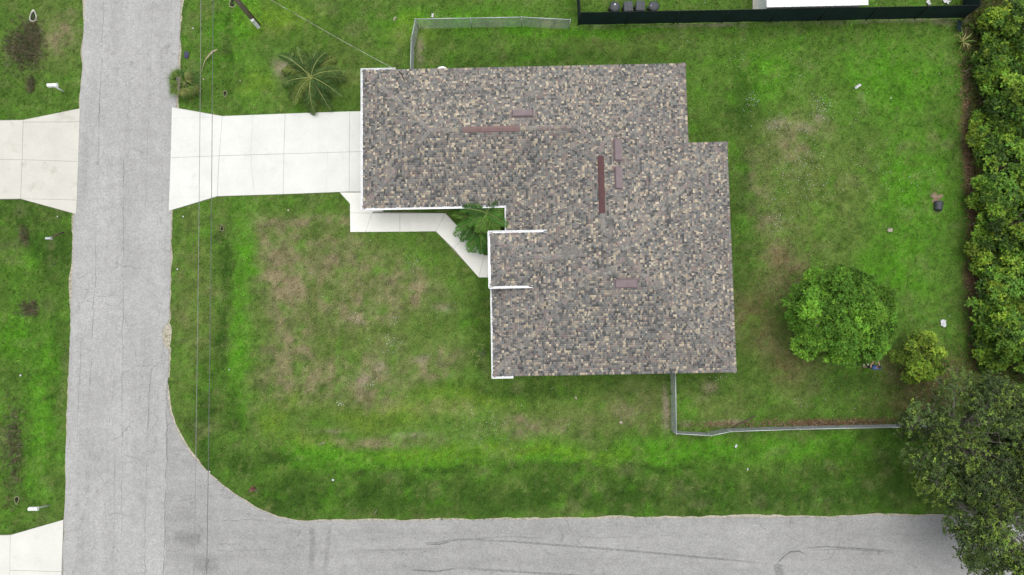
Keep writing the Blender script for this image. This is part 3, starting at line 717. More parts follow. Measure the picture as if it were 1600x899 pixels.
# vents on the roof
def roof_vent(px_, py_, zg, lx_, ly_, name='roof_vent', h=.17):
    x, y = G(px_, py_, zg); x, y = float(x), float(y); zc = zr(x, y); zg = zc
    x, y = [float(q) for q in G(px_, py_, zg)]; zc = zr(x, y)
    e = .05; gxv, gyv = (zr(x + e, y) - zr(x - e, y)) / (2 * e), (zr(x, y + e) - zr(x, y - e)) / (2 * e)
    nrm = Vector((-gxv, -gyv, 1)).normalized(); ax_ = Vector((1, 0, gxv)).normalized(); ay_ = nrm.cross(ax_)
    mt = Matrix((ax_, ay_, nrm)).transposed()
    b = MB().box((x, y, zc + h / 2), (lx_, ly_, h), mat=mt, taper=.9)
    o = b.build(name, M['vent'], roofo, bevel=.015)
    fl_ = MB().box((x, y, zc + .030), (lx_ + .06, ly_ + .06, .012), mat=mt).build('flange', M['vent'], roofo)
    # seam along the top
    lng = max(lx_, ly_); q = mt @ (Vector((1, 0, 0)) if lx_ > ly_ else Vector((0, 1, 0)))
    return o
roof_vent(816.5, 178, 4, 1.32, .48); roof_vent(965, 235, 4.5, .48, 1.36); roof_vent(966.5, 279, 4.5, .48, 1.36); roof_vent(978, 443, 4.8, 1.36, .50)
def ridge_vent(p0, p1, mat):
    (x0, y0), (x1, y1) = p0, p1; L = math.hypot(x1 - x0, y1 - y0); tx, ty = (x1 - x0) / L, (y1 - y0) / L; nx_, ny_ = -ty, tx
    b = MB(); V = []
    for s_ in (0, L):
        for k_, dz in ((-.19, .02), (-.15, .07), (0, .125), (.15, .07), (.19, .02)):
            x, y = x0 + tx * s_ + nx_ * k_, y0 + ty * s_ + ny_ * k_; V.append((x, y, zr(x, y) + dz))
    b.add(V, [(i, i + 1, 6 + i, 5 + i) for i in range(4)] + [(0, 1, 2, 3, 4), (9, 8, 7, 6, 5)])
    return b.build('ridge_vent', mat, roofo)
xa, xb = float(G(723, 202, 4.25)[0]), float(G(812, 200, 4.25)[0])
ridge_vent((xa, yg), (xb, yg), M['ridgevent'])
ya, yb = float(G(938, 244, 4.7)[1]), float(G(939, 333, 4.7)[1])
ridge_vent((xr2, ya), (xr2, yb), M['ridgevent2'])

# walls: one mesh per facade run, windows and doors as parts
def wall_run(p0, p1, z0, z1, th=.2):
    (x0, y0), (x1, y1) = p0, p1; L = math.hypot(x1 - x0, y1 - y0); a = math.atan2(y1 - y0, x1 - x0)
    cx_, cy_ = (x0 + x1) / 2, (y0 + y1) / 2
    return MB().box((cx_, cy_, (z0 + z1) / 2), (L - .004, th, z1 - z0), rz=a).build('wall', M['stucco'], house)
hp = HOUSE
for a, b in zip(hp, hp[1:] + hp[:1]): wall_run(a, b, -.1, 2.56)
def opening(x, y, zc, wd, ht, face, name, mat, fr=.07):
    """face: outward unit normal"""
    fx, fy = face; rz = math.atan2(fy, fx) - math.pi / 2
    T = Matrix.Rotation(rz, 3, 'Z')
    b = MB()
    for dx, dz, sx, sz in ((-wd / 2, 0, fr, ht + fr), (wd / 2, 0, fr, ht + fr), (0, ht / 2, wd - fr, fr), (0, -ht / 2, wd - fr, fr)):
        p = T @ Vector((dx, .125, dz)); b.box((x + p.x, y + p.y, zc + p.z), (sx, .06, sz), rz=rz)
    w_ = b.build(name, M['white'], house)
    p = T @ Vector((0, .112, 0)); MB().box((x + p.x, y + p.y, zc), (wd - fr - .01, .02, ht - fr - .01), rz=rz).build('pane' if 'window' in name else 'leaf', mat, w_)
    return w_
gy_ = (GP(560, 174)[1] + GP(560, 301)[1]) / 2
gd = opening(XG + .5, gy_, 1.12, 4.9, 2.2, (-1, 0), 'garage_door', M['white'])
for i in range(3): MB().box((XG + .5 - .128, gy_, .58 + i * .55), (.012, 4.7, .03)).build('groove', M['galv'], gd)
for x in (-6.5, -1.5, 3.5, 7.6): opening(x, YN - .5, 1.45, 1.3, 1.2, (0, 1), 'window', M['glass'])
for y in (8.6, 5.6): opening(XE3 - .5, y, 1.45, 1.4, 1.2, (1, 0), 'window', M['glass'])
opening(XE3 - .5, 1.6, 1.08, 2.4, 2.1, (1, 0), 'patio_door', M['glass'])
for x in (2.0, 6.0, 10.3): opening(x, YS + .5, 1.45, 1.3, 1.2, (0, -1), 'window', M['glass'])
opening(XW4 + .5, .4, 1.45, 1.8, 1.3, (-1, 0), 'window', M['glass'])
for x in (-6.6, -3.0): opening(x, YGS + .5, 1.45, 1.2, 1.1, (0, -1), 'window', M['glass'])
opening(1.2, 4.7, 1.1, 1.1, 2.1, (-1, 0), 'front_door', M['poledark'])
# soffit, fascia and gutters
out = [(XG, YN), (XE2, YN), (XE2, YC), (XE3, YC), (XE3, YS), (XW4, YS), (XW4, 3.3), (XW2, 3.3), (XW2, YGS), (XG, YGS)]
MB().prism(out, ZE - .19, ZE - .17).build('soffit', M['white'], house)
for (a, b) in zip(out, out[1:] + out[:1]):
    L = math.hypot(b[0] - a[0], b[1] - a[1]); an_ = math.atan2(b[1] - a[1], b[0] - a[0])
    MB().box(((a[0] + b[0]) / 2, (a[1] + b[1]) / 2, ZE - .10), (L, .03, .17), rz=an_).build('fascia', M['white'], house)
ZEE = ZE + ERAISE * PITCH
eo = [(EX0, EYN), (2.0, EYN), (2.0, EYS), (EX0, EYS)]
MB().prism(eo, ZEE - .19, ZEE - .17).build('entry_ceiling', M['white'], house)
for (a, b) in ((eo[0], eo[1]), (eo[2], eo[3]), (eo[3], eo[0])):
    L = math.hypot(b[0] - a[0], b[1] - a[1]); an_ = math.atan2(b[1] - a[1], b[0] - a[0])
    MB().box(((a[0] + b[0]) / 2, (a[1] + b[1]) / 2, ZEE - .10), (L, .03, .17), rz=an_).build('fascia', M['white'], house)
for y in (EYN - .25, EYS + .25): MB().box((EX0 + .3, y, 1.65), (.3, .3, 3.3)).build('column', M['stucco'], house)
def gutter(p0, p1, zt, side_, wid=.135, ends=True):
    """open K-style trough hung outside the fascia; side_ = outward normal"""
    (x0, y0), (x1, y1) = p0, p1; nx_, ny_ = side_
    prof = [(.012, 0), (.02, -.11), (wid * .62, -.11), (wid, -.02), (wid, .012), (wid - .028, .012), (wid - .028, -.015), (wid * .58, -.09), (.035, -.09), (.035, 0)]
    V = []
    for (x, y) in (p0, p1):
        for o_, dz in prof: V.append((x + nx_ * o_, y + ny_ * o_, zt + dz))
    n = len(prof)
    Fs = [(i, (i + 1) % n, n + (i + 1) % n, n + i) for i in range(n)] + [tuple(range(n)), tuple(range(n, 2 * n))[::-1]]
    g = MB().add(V, Fs).build('gutter', M['white'], house)
    L = math.hypot(x1 - x0, y1 - y0); tx, ty = (x1 - x0) / L, (y1 - y0) / L
    kk_ = max(1, int(L / 1.4))
    for i in range(kk_):
        s_ = (i + .5) * L / kk_
        b = MB().box((x0 + tx * s_ + nx_ * wid / 2, y0 + ty * s_ + ny_ * wid / 2, zt + .016), (.05, wid, .008) if ny_ else (wid, .05, .008)); b.build('hanger', M['white'], g)
    return g
gz_ = ZE + .0
gutter((XG, YGS - .13), (XG, YN + .13), gz_, (-1, 0), .15)
gutter((XG - .13, YGS), (XW2 - .12, YGS), gz_, (0, -1), .16)
xe = GP(618, 107, ZE)[0]; gutter((XG - .13, YN), (xe, YN), gz_, (0, 1), .13)
gutter((XW2, 6.3), (XW2, YGS - .02), gz_, (-1, 0), .11)
gutter((XW4, YS - .12), (XW4, EYS - .02), gz_, (-1, 0), .12)
xe = GP(802, 588, ZE)[0]; gutter((XW4 - .1, YS), (xe, YS), gz_, (0, -1), .16)
gutter((EX0, EYS - .12), (EX0, EYN + .12), ZEE, (-1, 0), .17)
gutter((EX0 - .15, EYN), (XW2 + ERAISE - .05, EYN), ZEE, (0, 1), .17)
gutter((EX0 - .15, EYS), (XW4 + ERAISE - .05, EYS), ZEE, (0, -1), .18)
# downspouts
for (x, y, zt) in ((XG - .06, YGS - .06, ZE), (XW4 - .06, YS - .06, ZE)):
    MB().tube([(x, y, zt - .1), (x + .3, y + .38, zt - .4), (x + .36, y + .46, .1)], .035, 8).build('downspout', M['white'], house)
# electric service mast and dish at the back eave
mx_, my_ = GP(631, 124, 3.05)[:2]
MB().tube([(mx_, my_, 2.6), (mx_, my_, 3.9)], .035, 8).tube([(mx_, my_, 3.9), (mx_ - .05, my_ + .06, 4.0), (mx_ - .12, my_ + .12, 3.97)], .05, 8).build('service_mast', M['poledark'], house, smooth=True)
dx_, dy_ = GP(690, 107, 2.8)[:2]
dsh = MB().lathe([(.03, 0), (.18, .03), (.29, .09), (.34, .16), (.33, .165), (.27, .11), (.12, .06), (.01, .05)], (0, 0, 0), 24).build('dish', M['white'], house, smooth=True)
dsh.location = (dx_, YN - .12, 2.52); dsh.rotation_euler = (R(-25), 0, 0)
MB().tube([(0, 0, 0), (0, 0, -.12), (0, -.3, -.22)], .025, 8).build('dish_arm', M['galv'], dsh)

# ------------------------------------------------------------------ fences
def chain_fence(name, pts, h, lab, post_every=3.0):
    root = empty(name, (pts[0][0], pts[0][1], 0)); tag(root, lab, 'fence')
    ox, oy = pts[0]
    pts = [(p[0] - ox, p[1] - oy) for p in pts]
    tri = MB()
    for a, b in zip(pts[:-1], pts[1:]):
        L = math.hypot(b[0] - a[0], b[1] - a[1]); tx, ty = (b[0] - a[0]) / L, (b[1] - a[1]) / L
        MB().tube([(a[0], a[1], h), (b[0], b[1], h)], .026, 8).build('top_rail', M['galv'], root, smooth=True)
        n = max(1, round(L / post_every))
        for i in range(n + (1 if b == pts[-1] else 0)):
            x, y = a[0] + tx * L * i / n, a[1] + ty * L * i / n
            po = MB().tube([(x, y, -.2), (x, y, h + .03)], .032, 8).build('post', M['galv'], root, smooth=True)
            MB().lathe([(.042, 0), (.042, .03), (.02, .06)], (x, y, h + .02), 10).build('post_cap', M['galv'], po)
        s = -h
        while s < L:
            for dr in (1, -1):
                s0, s1 = s, s + h
                z0_, z1_ = (0.03, h - .02) if dr == 1 else (h - .02, .03)
                t0, t1 = max(s0, 0), min(s1, L)
                if t1 - t0 > .02:
                    za, zb = z0_ + (z1_ - z0_) * (t0 - s0) / h, z0_ + (z1_ - z0_) * (t1 - s0) / h
                    tri.tube([(a[0] + tx * t0, a[1] + ty * t0, za), (a[0] + tx * t1, a[1] + ty * t1, zb)], .0042, 3, False)
            s += .085
    o = tri.build('chain_link', M['wire'], root); o['kind'] = 'stuff'
    return root
fh = 1.45
chain_fence('chain_link_fence', PX([(1055, 560), (1057, 678), (1111, 681), (1143, 674.5), (1250, 671), (1395, 668), (1500, 665)], fh), fh, 'galvanised chain-link fence round the yard with the rounded tree')
chain_fence('chain_link_fence', PX([(641, 118), (642.5, 62), (649, 30), (735, 28.5), (815, 27), (891, 31)], 1.4), 1.4, 'low chain-link fence beside the house, ending at the dark screen fence')
# dark screened fence
root = empty('screen_fence', GP(903, 40)); tag(root, 'tall dark green privacy-screen fence along the back of the yard', 'fence')
A_ = Vector(GP(903, 40)); B_ = Vector(GP(1504, 29)); fn = Vector(GP(898, -60)); fe_ = B_ + Vector((.3, 6.5, 0))
def screen_run(a, b, n, first=True):
    d = (b - a); L = d.length; t = d / L; an_ = math.atan2(d.y, d.x)
    for i in range(n + 1):
        q = a + t * L * i / n - A_
        if i or first: MB().tube([(q.x, q.y, -.2), (q.x, q.y, 1.86)], .036, 8).build('post', M['blackmetal'], root, smooth=True)
        if i < n:
            q2 = a + t * L * (i + .5) / n - A_; seg = L / n - .012
            # slightly bellied fabric
            V = []; F = []
            nx_, ny_ = -t.y, t.x; K, J = 10, 5
            for j in range(J):
                for k_ in range(K):
                    u, v = k_ / (K - 1), j / (J - 1)
                    bl_ = .05 * math.sin(math.pi * u) * math.sin(math.pi * v) * (-1 if i % 2 else 1) + .012 * math.sin(9 * u + i)
                    p = q2 + t * (u - .5) * seg
                    V.append((p.x + nx_ * (bl_ + .012), p.y + ny_ * (bl_ + .012), .05 + 1.74 * v))
            for j in range(J - 1):
                for k_ in range(K - 1): F.append((j * K + k_, j * K + k_ + 1, (j + 1) * K + k_ + 1, (j + 1) * K + k_))
            link('screen_panel', py_mesh('screen_panel', V, F, True), M['screen'], root)
    q, q2 = a - A_, b - A_
    MB().tube([(q.x, q.y, 1.83), (q2.x, q2.y, 1.83)], .022, 8).build('top_rail', M['blackmetal'], root, smooth=True)
screen_run(A_, B_, 8); screen_run(A_, fn, 2, False); screen_run(B_, fe_, 2, False)

# ------------------------------------------------------------------ neighbour's shed and bins behind the fence
zs = 2.3
sx0, sx1 = GP(1198, 14, zs)[0], GP(1357, 10, zs)[0]; sy0 = GP(1280, 17, 1.9)[1] + .12; sy1 = sy0 + 5.5
shed = empty('shed', ((sx0 + sx1) / 2, (sy0 + sy1) / 2, 0)); tag(shed, 'white ribbed metal roof of a low shed behind the screen fence', 'shed')
wd, dp = sx1 - sx0, sy1 - sy0
for dx, dy, lx_, ly_ in ((0, -dp / 2 + .3, wd - .5, .12), (0, dp / 2 - .3, wd - .5, .12), (-wd / 2 + .3, 0, .12, dp - .74), (wd / 2 - .3, 0, .12, dp - .74)):
    MB().box((dx, dy, 1.1), (lx_, ly_, 2.2)).build('wall', M['white'], shed)
nr = 12
for i in range(nr):
    x0 = -wd / 2 + wd * i / nr; pwid = wd / nr
    b = MB(); V = []
    for yy, zz_ in ((-dp / 2, 2.30), (dp / 2, 2.62)):
        for o_, dz in ((0, 0), (.03, .035), (.06, .0), (pwid - .002, 0)): V.append((x0 + o_, yy, zz_ + dz))
    V += [(v[0], v[1], v[2] - .012) for v in V]
    b.add(V, [(0, 1, 5, 4), (1, 2, 6, 5), (2, 3, 7, 6), (8, 12, 13, 9), (9, 13, 14, 10), (10, 14, 15, 11), (0, 8, 9, 1), (1, 9, 10, 2), (2, 10, 11, 3), (4, 5, 13, 12), (5, 6, 14, 13), (6, 7, 15, 14), (0, 4, 12, 8), (3, 11, 15, 7)])
    b.build('roof_panel', M['white'], shed)
def wheelie_bin(px_, py_, rz, lab, rounded=False, patch=None):
    x, y, _ = GP(px_, py_, 1.0)
    r = empty('wheeled_bin', (x, y, 0), rz); tag(r, lab, 'bin', 'wheeled bins behind the screen fence')
    if rounded: MB().lathe([(.25, .03), (.27, .05), (.33, .85), (.345, .88)], (0, 0, 0), 20).build('body', M['bin'], r, smooth=False)
    else: MB().box((0, 0, .46), (.50, .58, .86), taper=1.16).build('body', M['bin'], r, bevel=.03)
    if rounded: ld = MB().lathe([(.36, .9), (.36, .94), (.28, 1.0), (.1, 1.03), (.01, 1.035)], (0, 0, 0), 20).build('lid', M['bin'], r, smooth=True)
    else:
        ld = MB().box((0, -.01, .935), (.62, .72, .07), taper=.92).build('lid', M['bin'], r, bevel=.025)
        MB().tube([(-.24, .39, .86), (-.24, .44, .90), (.24, .44, .90), (.24, .39, .86)], .018, 8).build('handle', M['bindark'], r, smooth=True)
    for s_ in (-1, 1):
        w_ = MB().tube([(s_ * .25, .26, .11), (s_ * .31, .26, .11)], .11, 16).build('wheel', M['bindark'], r)
    if patch: MB().box(patch[:3], (patch[3], patch[4], .006), rz=patch[5]).build('sticker', M['paper'], r)
wheelie_bin(961, 10, 0, 'rounded grey wheeled bin standing alone at one end of the row', True, (0, .12, 1.03, .12, .1, .3))
wheelie_bin(982, 9, .03, 'square grey wheeled bin next to the rounded bin with the small pale spot')
wheelie_bin(1001, 8, -.04, 'square grey wheeled bin next to the rounded bin with the white smear')
wheelie_bin(1022, 9, 0, 'rounded dark grey bin with a white smear on its lid', True, (-.12, .06, 1.012, .10, .26, -.7))

# ------------------------------------------------------------------ utility pole, wires, pedestal
pbx, pby, _ = GP(403, 40)
def pole(x, y, lab):
    r = empty('utility_pole', (x, y, 0)); tag(r, lab, 'utility pole', 'poles carrying the street lines')
    MB().tube([(0, 0, -.3), (0, 0, 4.5), (0, 0, 8.9)], [.17, .15, .12], 14).build('shaft', M['pole'], r, smooth=True)
    MB().box((0, 0, 8.55), (1.0, .09, .11)).build('crossarm', M['poledark'], r)
    MB().tube([(.17, .03, 0), (.16, .03, 4.2)], .035, 8).build('conduit', M['poledark'], r, smooth=True)
    for s_ in (-.42, .42): MB().lathe([(.03, 0), (.05, .03), (.03, .06), (.05, .09), (.02, .12)], (s_, 0, 8.6), 10).build('insulator', M['white'], r)
    return r
wz = 8.7
w1a, w1b = GP(312, 0, wz)[:2], GP(298, 899, wz)[:2]; w2a, w2b = GP(333, 0, wz - .0)[:2], GP(316, 899, wz)[:2]
pole(pbx, pby, 'weathered timber utility pole on the grass near the white pedestal')
pole(pbx, pby - 62, 'weathered timber utility pole further down the power lines')
def wire(name, p0, p1, r, mat, lab, sag=0.25, n=24, grp=None):
    P = [Vector(p0).lerp(Vector(p1), i / n) - Vector((0, 0, sag * 4 * (i / n) * (1 - i / n))) for i in range(n + 1)]
    return tag(MB().tube(P, r, 6).build(name, mat, smooth=True), lab, 'power line', grp)
# sight lines give the course of each wire; they end on the pole tops
px1 = (w1a[0] + w1b[0]) / 2; px2 = (w2a[0] + w2b[0]) / 2
wire('power_line', (px1 + .05, pby + .1, wz), (px1 - .05, pby - 62, wz), .014, M['cable'], 'pale overhead power line running closer to the street', .35)
wire('power_line', (px2 + .05, pby + .1, wz), (px2 - .05, pby - 62, wz), .016, M['cabledark'], 'thin dark overhead power line running further from the street', .35)
wire('power_line', (pbx, pby, 8.2), (mx_ - .12, my_ + .12, 3.97), .013, M['twist'], 'twisted service cable from the pole down to the house roof', .35)
x, y, _ = GP(404, 43)
pd = empty('utility_pedestal', (x, y, 0)); tag(pd, 'short white plastic utility pedestal standing beside the timber pole', 'pedestal')
MB().lathe([(.12, 0), (.12, .95), (.115, .97)], (0, 0, 0), 16).build('post', M['white'], pd, smooth=False); MB().lathe([(.135, .90), (.135, 1.06), (.10, 1.13), (.02, 1.15)], (0, 0, .07), 16).build('cap', M['white'], pd, smooth=True)

# ------------------------------------------------------------------ mailboxes
def mailbox(base, head, lab, boxm, postm, zt=1.05, bl_=.48, bw=.2):
    x, y, _ = GP(*base); hx, hy, _ = GP(*head, zt)
    r = empty('mailbox', (x, y, 0)); tag(r, lab, 'mailbox')
    dx, dy = hx - x, hy - y
    MB().tube([(0, 0, -.2), (dx * .5, dy * .5, zt * .5), (dx, dy, zt - .06)], .05, 8).build('post', postm, r, smooth=True)
    # domed box, long side pointing at the street
    V = []; n = 9
    pr = [(-bw / 2, 0)] + [(-bw / 2 * math.cos(math.pi * i / (n - 1)), .12 + bw / 2 * math.sin(math.pi * i / (n - 1))) for i in range(n)] + [(bw / 2, 0)]
    for s_ in (-bl_ / 2, bl_ / 2):
        for a, b in pr: V.append((dx + s_, dy + a, zt - .05 + b))
    m_ = len(pr)
    b = MB().add(V, [(i, (i + 1) % m_, m_ + (i + 1) % m_, m_ + i) for i in range(m_)] + [tuple(range(m_)), tuple(range(m_, 2 * m_))[::-1]])
    bo = b.build('box', boxm, r)
    MB().box((dx + bl_ / 2 + .008, dy, zt + .06), (.014, bw + .02, .2)).build('door', boxm, bo)
    MB().box((dx + .05, dy - bw / 2 - .012, zt + .12), (.03, .01, .16)).build('flag', M['ridgevent'], bo)
mailbox((78, 790), (53, 795), 'mailbox with white rounded box on a thin grey post', M['white'], M['galv'], 1.05, .56, .22)
mailbox((100, 361), (77, 373), 'dark mailbox on a tilted dark post beside the stained driveway', M['galv'], M['poledark'], 1.05, .34, .17)
mailbox((99, 143), (83, 134), 'all-white mailbox on a white post standing in the grass', M['white'], M['white'], 1.05, .62, .24)

# ------------------------------------------------------------------ culvert ends
def culvert(px_, py_, ang, lab, s=1.0, mat=None):
    """mitred pipe end lying in the sloping ditch end; local +y runs up into the bank"""
    x, y, _ = GP(px_, py_); mat = mat or M['oldconc']
    c, sn = math.cos(ang), math.sin(ang)
    def tz(u, v): return float(terrain(np.array([x + u * c - v * sn]), np.array([y + u * sn + v * c]))[0])
    z0, z1 = tz(0, -.45 * s), tz(0, .45 * s); sl = (z1 - z0) / (.9 * s); zc = (z0 + z1) / 2
    r = empty('culvert_end', (x, y, zc), ang); tag(r, lab, 'culvert', 'mitred pipe ends in the ditches')
    n = 28; V = []; F = []
    for rr2, dz in ((1.0, -.10), (1.0, .045), (.74, .055), (.70, .0), (.55, -.22)):
        for i in range(n):
            a = 2 * math.pi * i / n; pt = 1 + .25 * math.sin(a)
            u, v = .21 * s * rr2 * math.cos(a) * (1.12 - .25 * math.sin(a)), .40 * s * rr2 * math.sin(a) * pt
            V.append((u, v, sl * v + dz + .02))
    for k_ in range(4):
        for i in range(n): j = (i + 1) % n; F.append((k_ * n + i, k_ * n + j, (k_ + 1) * n + j, (k_ + 1) * n + i))
    MB().add(V, F).build('rim', mat, r, smooth=False)
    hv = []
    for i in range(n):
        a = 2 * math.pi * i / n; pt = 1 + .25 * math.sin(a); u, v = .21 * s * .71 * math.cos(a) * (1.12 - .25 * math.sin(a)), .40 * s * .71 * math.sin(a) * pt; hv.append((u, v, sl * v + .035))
    link('painted_mouth_shade', py_mesh('painted_mouth_shade', hv, [tuple(range(n))]), M['dark'], r)  # flat dark disc, paints the shade inside the pipe instead of a real hole
    MB().tube([(0, .3, -.35), (0, 2.0, -.40)], .24 * s, 12).build('pipe', mat, r)
    return r
M['mossy'] = simple('mossy_concrete', (.17, .18, .085), .95, .35, 9)
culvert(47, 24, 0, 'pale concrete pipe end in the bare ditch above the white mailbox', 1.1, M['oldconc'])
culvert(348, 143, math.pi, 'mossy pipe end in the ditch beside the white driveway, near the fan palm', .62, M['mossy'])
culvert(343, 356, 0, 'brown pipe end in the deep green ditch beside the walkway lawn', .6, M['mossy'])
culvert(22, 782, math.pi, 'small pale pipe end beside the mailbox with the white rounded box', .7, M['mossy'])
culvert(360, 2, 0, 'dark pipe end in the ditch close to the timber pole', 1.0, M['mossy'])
#==PART3==
# ------------------------------------------------------------------ vegetation
def leaf_quads(base, direc, nrm, L, W, droop=.15):
    """diamond leaves folded along the midrib: 4 verts, 2 tris each"""
    side_ = np.cross(direc, nrm); side_ /= np.linalg.norm(side_, axis=1)[:, None] + 1e-9
    mid = base + direc * (L * .45)[:, None]; tip = base + direc * L[:, None] - nrm * (L * droop)[:, None]
    a = mid + side_ * W[:, None] + nrm * (W * .25)[:, None]; b = mid - side_ * W[:, None] + nrm * (W * .25)[:, None]
    V = np.stack([base, a, tip, b], 1).reshape(-1, 3); m = len(base)
    i = np.arange(m) * 4
    F = np.concatenate([np.stack([i, i + 1, i + 2], 1), np.stack([i, i + 2, i + 3], 1)])
    return V, F
def unit(v): return v / (np.linalg.norm(v, axis=-1, keepdims=True) + 1e-9)
def tree(name, x, y, rx_, ry_, ztop, zbot, lab, cat, cols, nlobe=26, nros=700, per=9, L=(.16, .28), Wf=.22, lobe=(.26, .42), seed=1, bark='bark', hollow=.0, group=None, twigs=0, trunk_r=None, up=.35):
    g = np.random.default_rng(seed)
    root = empty(name, (x, y, 0)); tag(root, lab, cat, group)
    rz_ = (ztop - zbot) / 2; zc = (ztop + zbot) / 2
    # lobes spread over the crown's shell
    u = g.normal(size=(nlobe * 3, 3)); u = unit(u); u = u[u[:, 2] > -.55][:nlobe]; nl = len(u)
    rad = g.uniform(*lobe, nl) * min(rx_, ry_)
    k_ = g.uniform(.45, .85, nl)[:, None]
    cen = u * k_ * np.array([rx_ * .92, ry_ * .92, rz_]); cen += np.array([0, 0, zc]); 
    cen[:, 2] = np.minimum(cen[:, 2], ztop - rad * .8)
    tone = g.uniform(.52, 1.28, nl)
    # rosettes
    w_ = rad ** 2 / (rad ** 2).sum(); li = g.choice(nl, nros, p=w_)
    n = unit(g.normal(size=(nros, 3)) + np.array([0, 0, up]) + unit(cen[li] - np.array([0, 0, zc])) * .7)
    rr2 = rad[li] * g.uniform(.62, 1.08, nros)
    pos = cen[li] + n * rr2[:, None] * np.array([1, 1, .8])
    lc_ = g.integers(0, len(cols), nl); ci = np.where(g.uniform(0, 1, nros) < .6, lc_[li], g.integers(0, len(cols), nros)); rc = np.array(cols)[ci] * (tone[li] * g.uniform(.8, 1.22, nros))[:, None]
    P = np.repeat(pos, per, 0); N = np.repeat(n, per, 0); C = np.repeat(rc, per, 0); m = len(P)
    d = unit(g.normal(size=(m, 3)) * np.array([1, 1, .6]) + N * .4); nn = unit(N * .7 + g.normal(size=(m, 3)) * .35 + np.array([0, 0, 1.1]))
    nn = unit(nn - d * (nn * d).sum(1, keepdims=True))
    Ls = g.uniform(*L, m); V, F = leaf_quads(P + d * .02, d, nn, Ls, Ls * Wf)
    C = C * g.uniform(.75, 1.3, (m, 1)) * g.normal(1, .07, (m, 3)).clip(.7, 1.3)
    link('crown', np_mesh(name + '_crown', V, F, np.repeat(C, 4, 0)), M['leaf'], root)
    # trunk, limbs and twigs
    b = MB(); tr = trunk_r or .05 * min(rx_, ry_) + .04
    fork = max(.35, zbot + rz_ * .25)
    b.tube([(0, 0, -.2), (.04, .02, fork * .5), (0, 0, fork)], [tr * 1.25, tr, tr * .9], 9)
    for i in range(nl):
        c = cen[i]; mid = Vector((c[0] * .45, c[1] * .45, fork + (c[2] - fork) * .6)) + Vector(g.normal(0, .08, 3))
        b.tube([(0, 0, fork - .05), mid, tuple(c)], [tr * .55, tr * .3, tr * .1], 5, False)
    for i in range(twigs):
        j = g.integers(0, nl); c = cen[j]; e = c + unit(g.normal(size=3) + np.array([0, 0, .6]) + unit(c - np.array([0, 0, zc]))) * rad[j] * g.uniform(.8, 1.25)
        mid = (c + e) / 2 + g.normal(0, .08, 3); b.tube([tuple(c), tuple(mid), tuple(e)], [.016, .010, .004], 4, False)
    b.build('trunk', M[bark], root, smooth=True)
    return root
def at(px_, py_, z): return GP(px_, py_, z)[:2]
# rounded broad-leaved tree in the yard
x, y = at(1305, 494, 2.6)
tree('mango_tree', x, y, 3.6, 3.75, 5.0, .8, 'dense rounded bright green tree with star-like leaf clusters', 'tree', [(.125, .285, .026), (.155, .32, .030), (.085, .20, .020), (.11, .25, .026)], 70, 3600, 11, (.15, .26), .16, (.14, .26), 3)
x, y = at(1440, 562, 1.6)
tree('citrus_tree', x, y, 1.75, 1.75, 2.6, .5, 'small loose yellow-green tree standing next to the person', 'tree', [(.19, .30, .032), (.23, .33, .036), (.12, .22, .028)], 36, 1300, 9, (.10, .18), .27, (.20, .32), 5, twigs=20)
OAK = [(.078, .124, .032), (.096, .148, .036), (.048, .074, .023), (.062, .096, .028), (.16, .24, .038)]
for (px_, py_, z, rx_, ry_, zt, zb, sd_, lab) in [(1508, 684, 4.5, 4.7, 4.3, 7.6, 2.2, 11, 'large dark grey-green oak with bare twigs beside the chain-link fence end'), (1562, 815, 4.5, 4.3, 3.6, 7.2, 2.2, 13, 'dark oak with open twiggy crown overhanging the side road'), (1640, 700, 5, 4.0, 4.0, 8.0, 2.2, 17, 'tall dark oak growing behind the other two oaks')]:
    x, y = at(px_, py_, z)
    tree('oak_tree', x, y, rx_, ry_, zt, zb, lab, 'tree', OAK, 68, 4300, 8, (.09, .18), .25, (.14, .30), sd_, 'palebark', group='oaks at the roadside', twigs=420, up=.5)
# overgrown boundary of shrubs
YG = [(.145, .26, .026), (.11, .22, .026), (.075, .155, .022), (.21, .31, .030), (.05, .10, .017)]
MG = [(.095, .205, .026), (.07, .15, .022), (.13, .25, .028), (.17, .28, .03), (.045, .09, .016)]
SHR = [(1572, 40, 2.0, 1.5, 2.6, YG, 'tangled yellow-green shrub at the corner of the screen fence', 21), (1560, 100, 2.0, 1.35, 2.4, YG, 'yellowish leafy shrub just below the fence corner', 22), (1585, 150, 2.4, 1.7, 3.2, MG, 'mid-green shrub between the yellowish shrubs of the boundary', 23),
       (1552, 195, 2.0, 1.3, 2.7, YG, 'pale yellow-green shrub opposite the brown litter strip', 24), (1580, 255, 2.6, 1.8, 3.4, MG, 'broad mid-green shrub near the tipped black pot', 25), (1556, 310, 2.2, 1.45, 2.9, MG, 'bushy green shrub beside the tipped black pot', 26), (1590, 345, 2.6, 1.8, 3.4, YG, 'yellow-tinged tall shrub behind the pot-side shrubs', 27),
       (1558, 385, 2.2, 1.45, 3.0, YG, 'olive-yellow shrub with small leaves in the boundary row', 28), (1588, 440, 2.6, 1.8, 3.6, MG, 'dense green shrub halfway between pot and oaks', 29), (1560, 480, 2.3, 1.5, 3.2, YG, 'bright yellow-green shrub facing the white scrap on the lawn', 30), (1588, 530, 2.6, 1.7, 3.6, MG, 'green shrub growing against the oak crowns', 31), (1556, 545, 2.0, 1.2, 2.6, MG, 'low green shrub at the foot of the oaks', 32)]
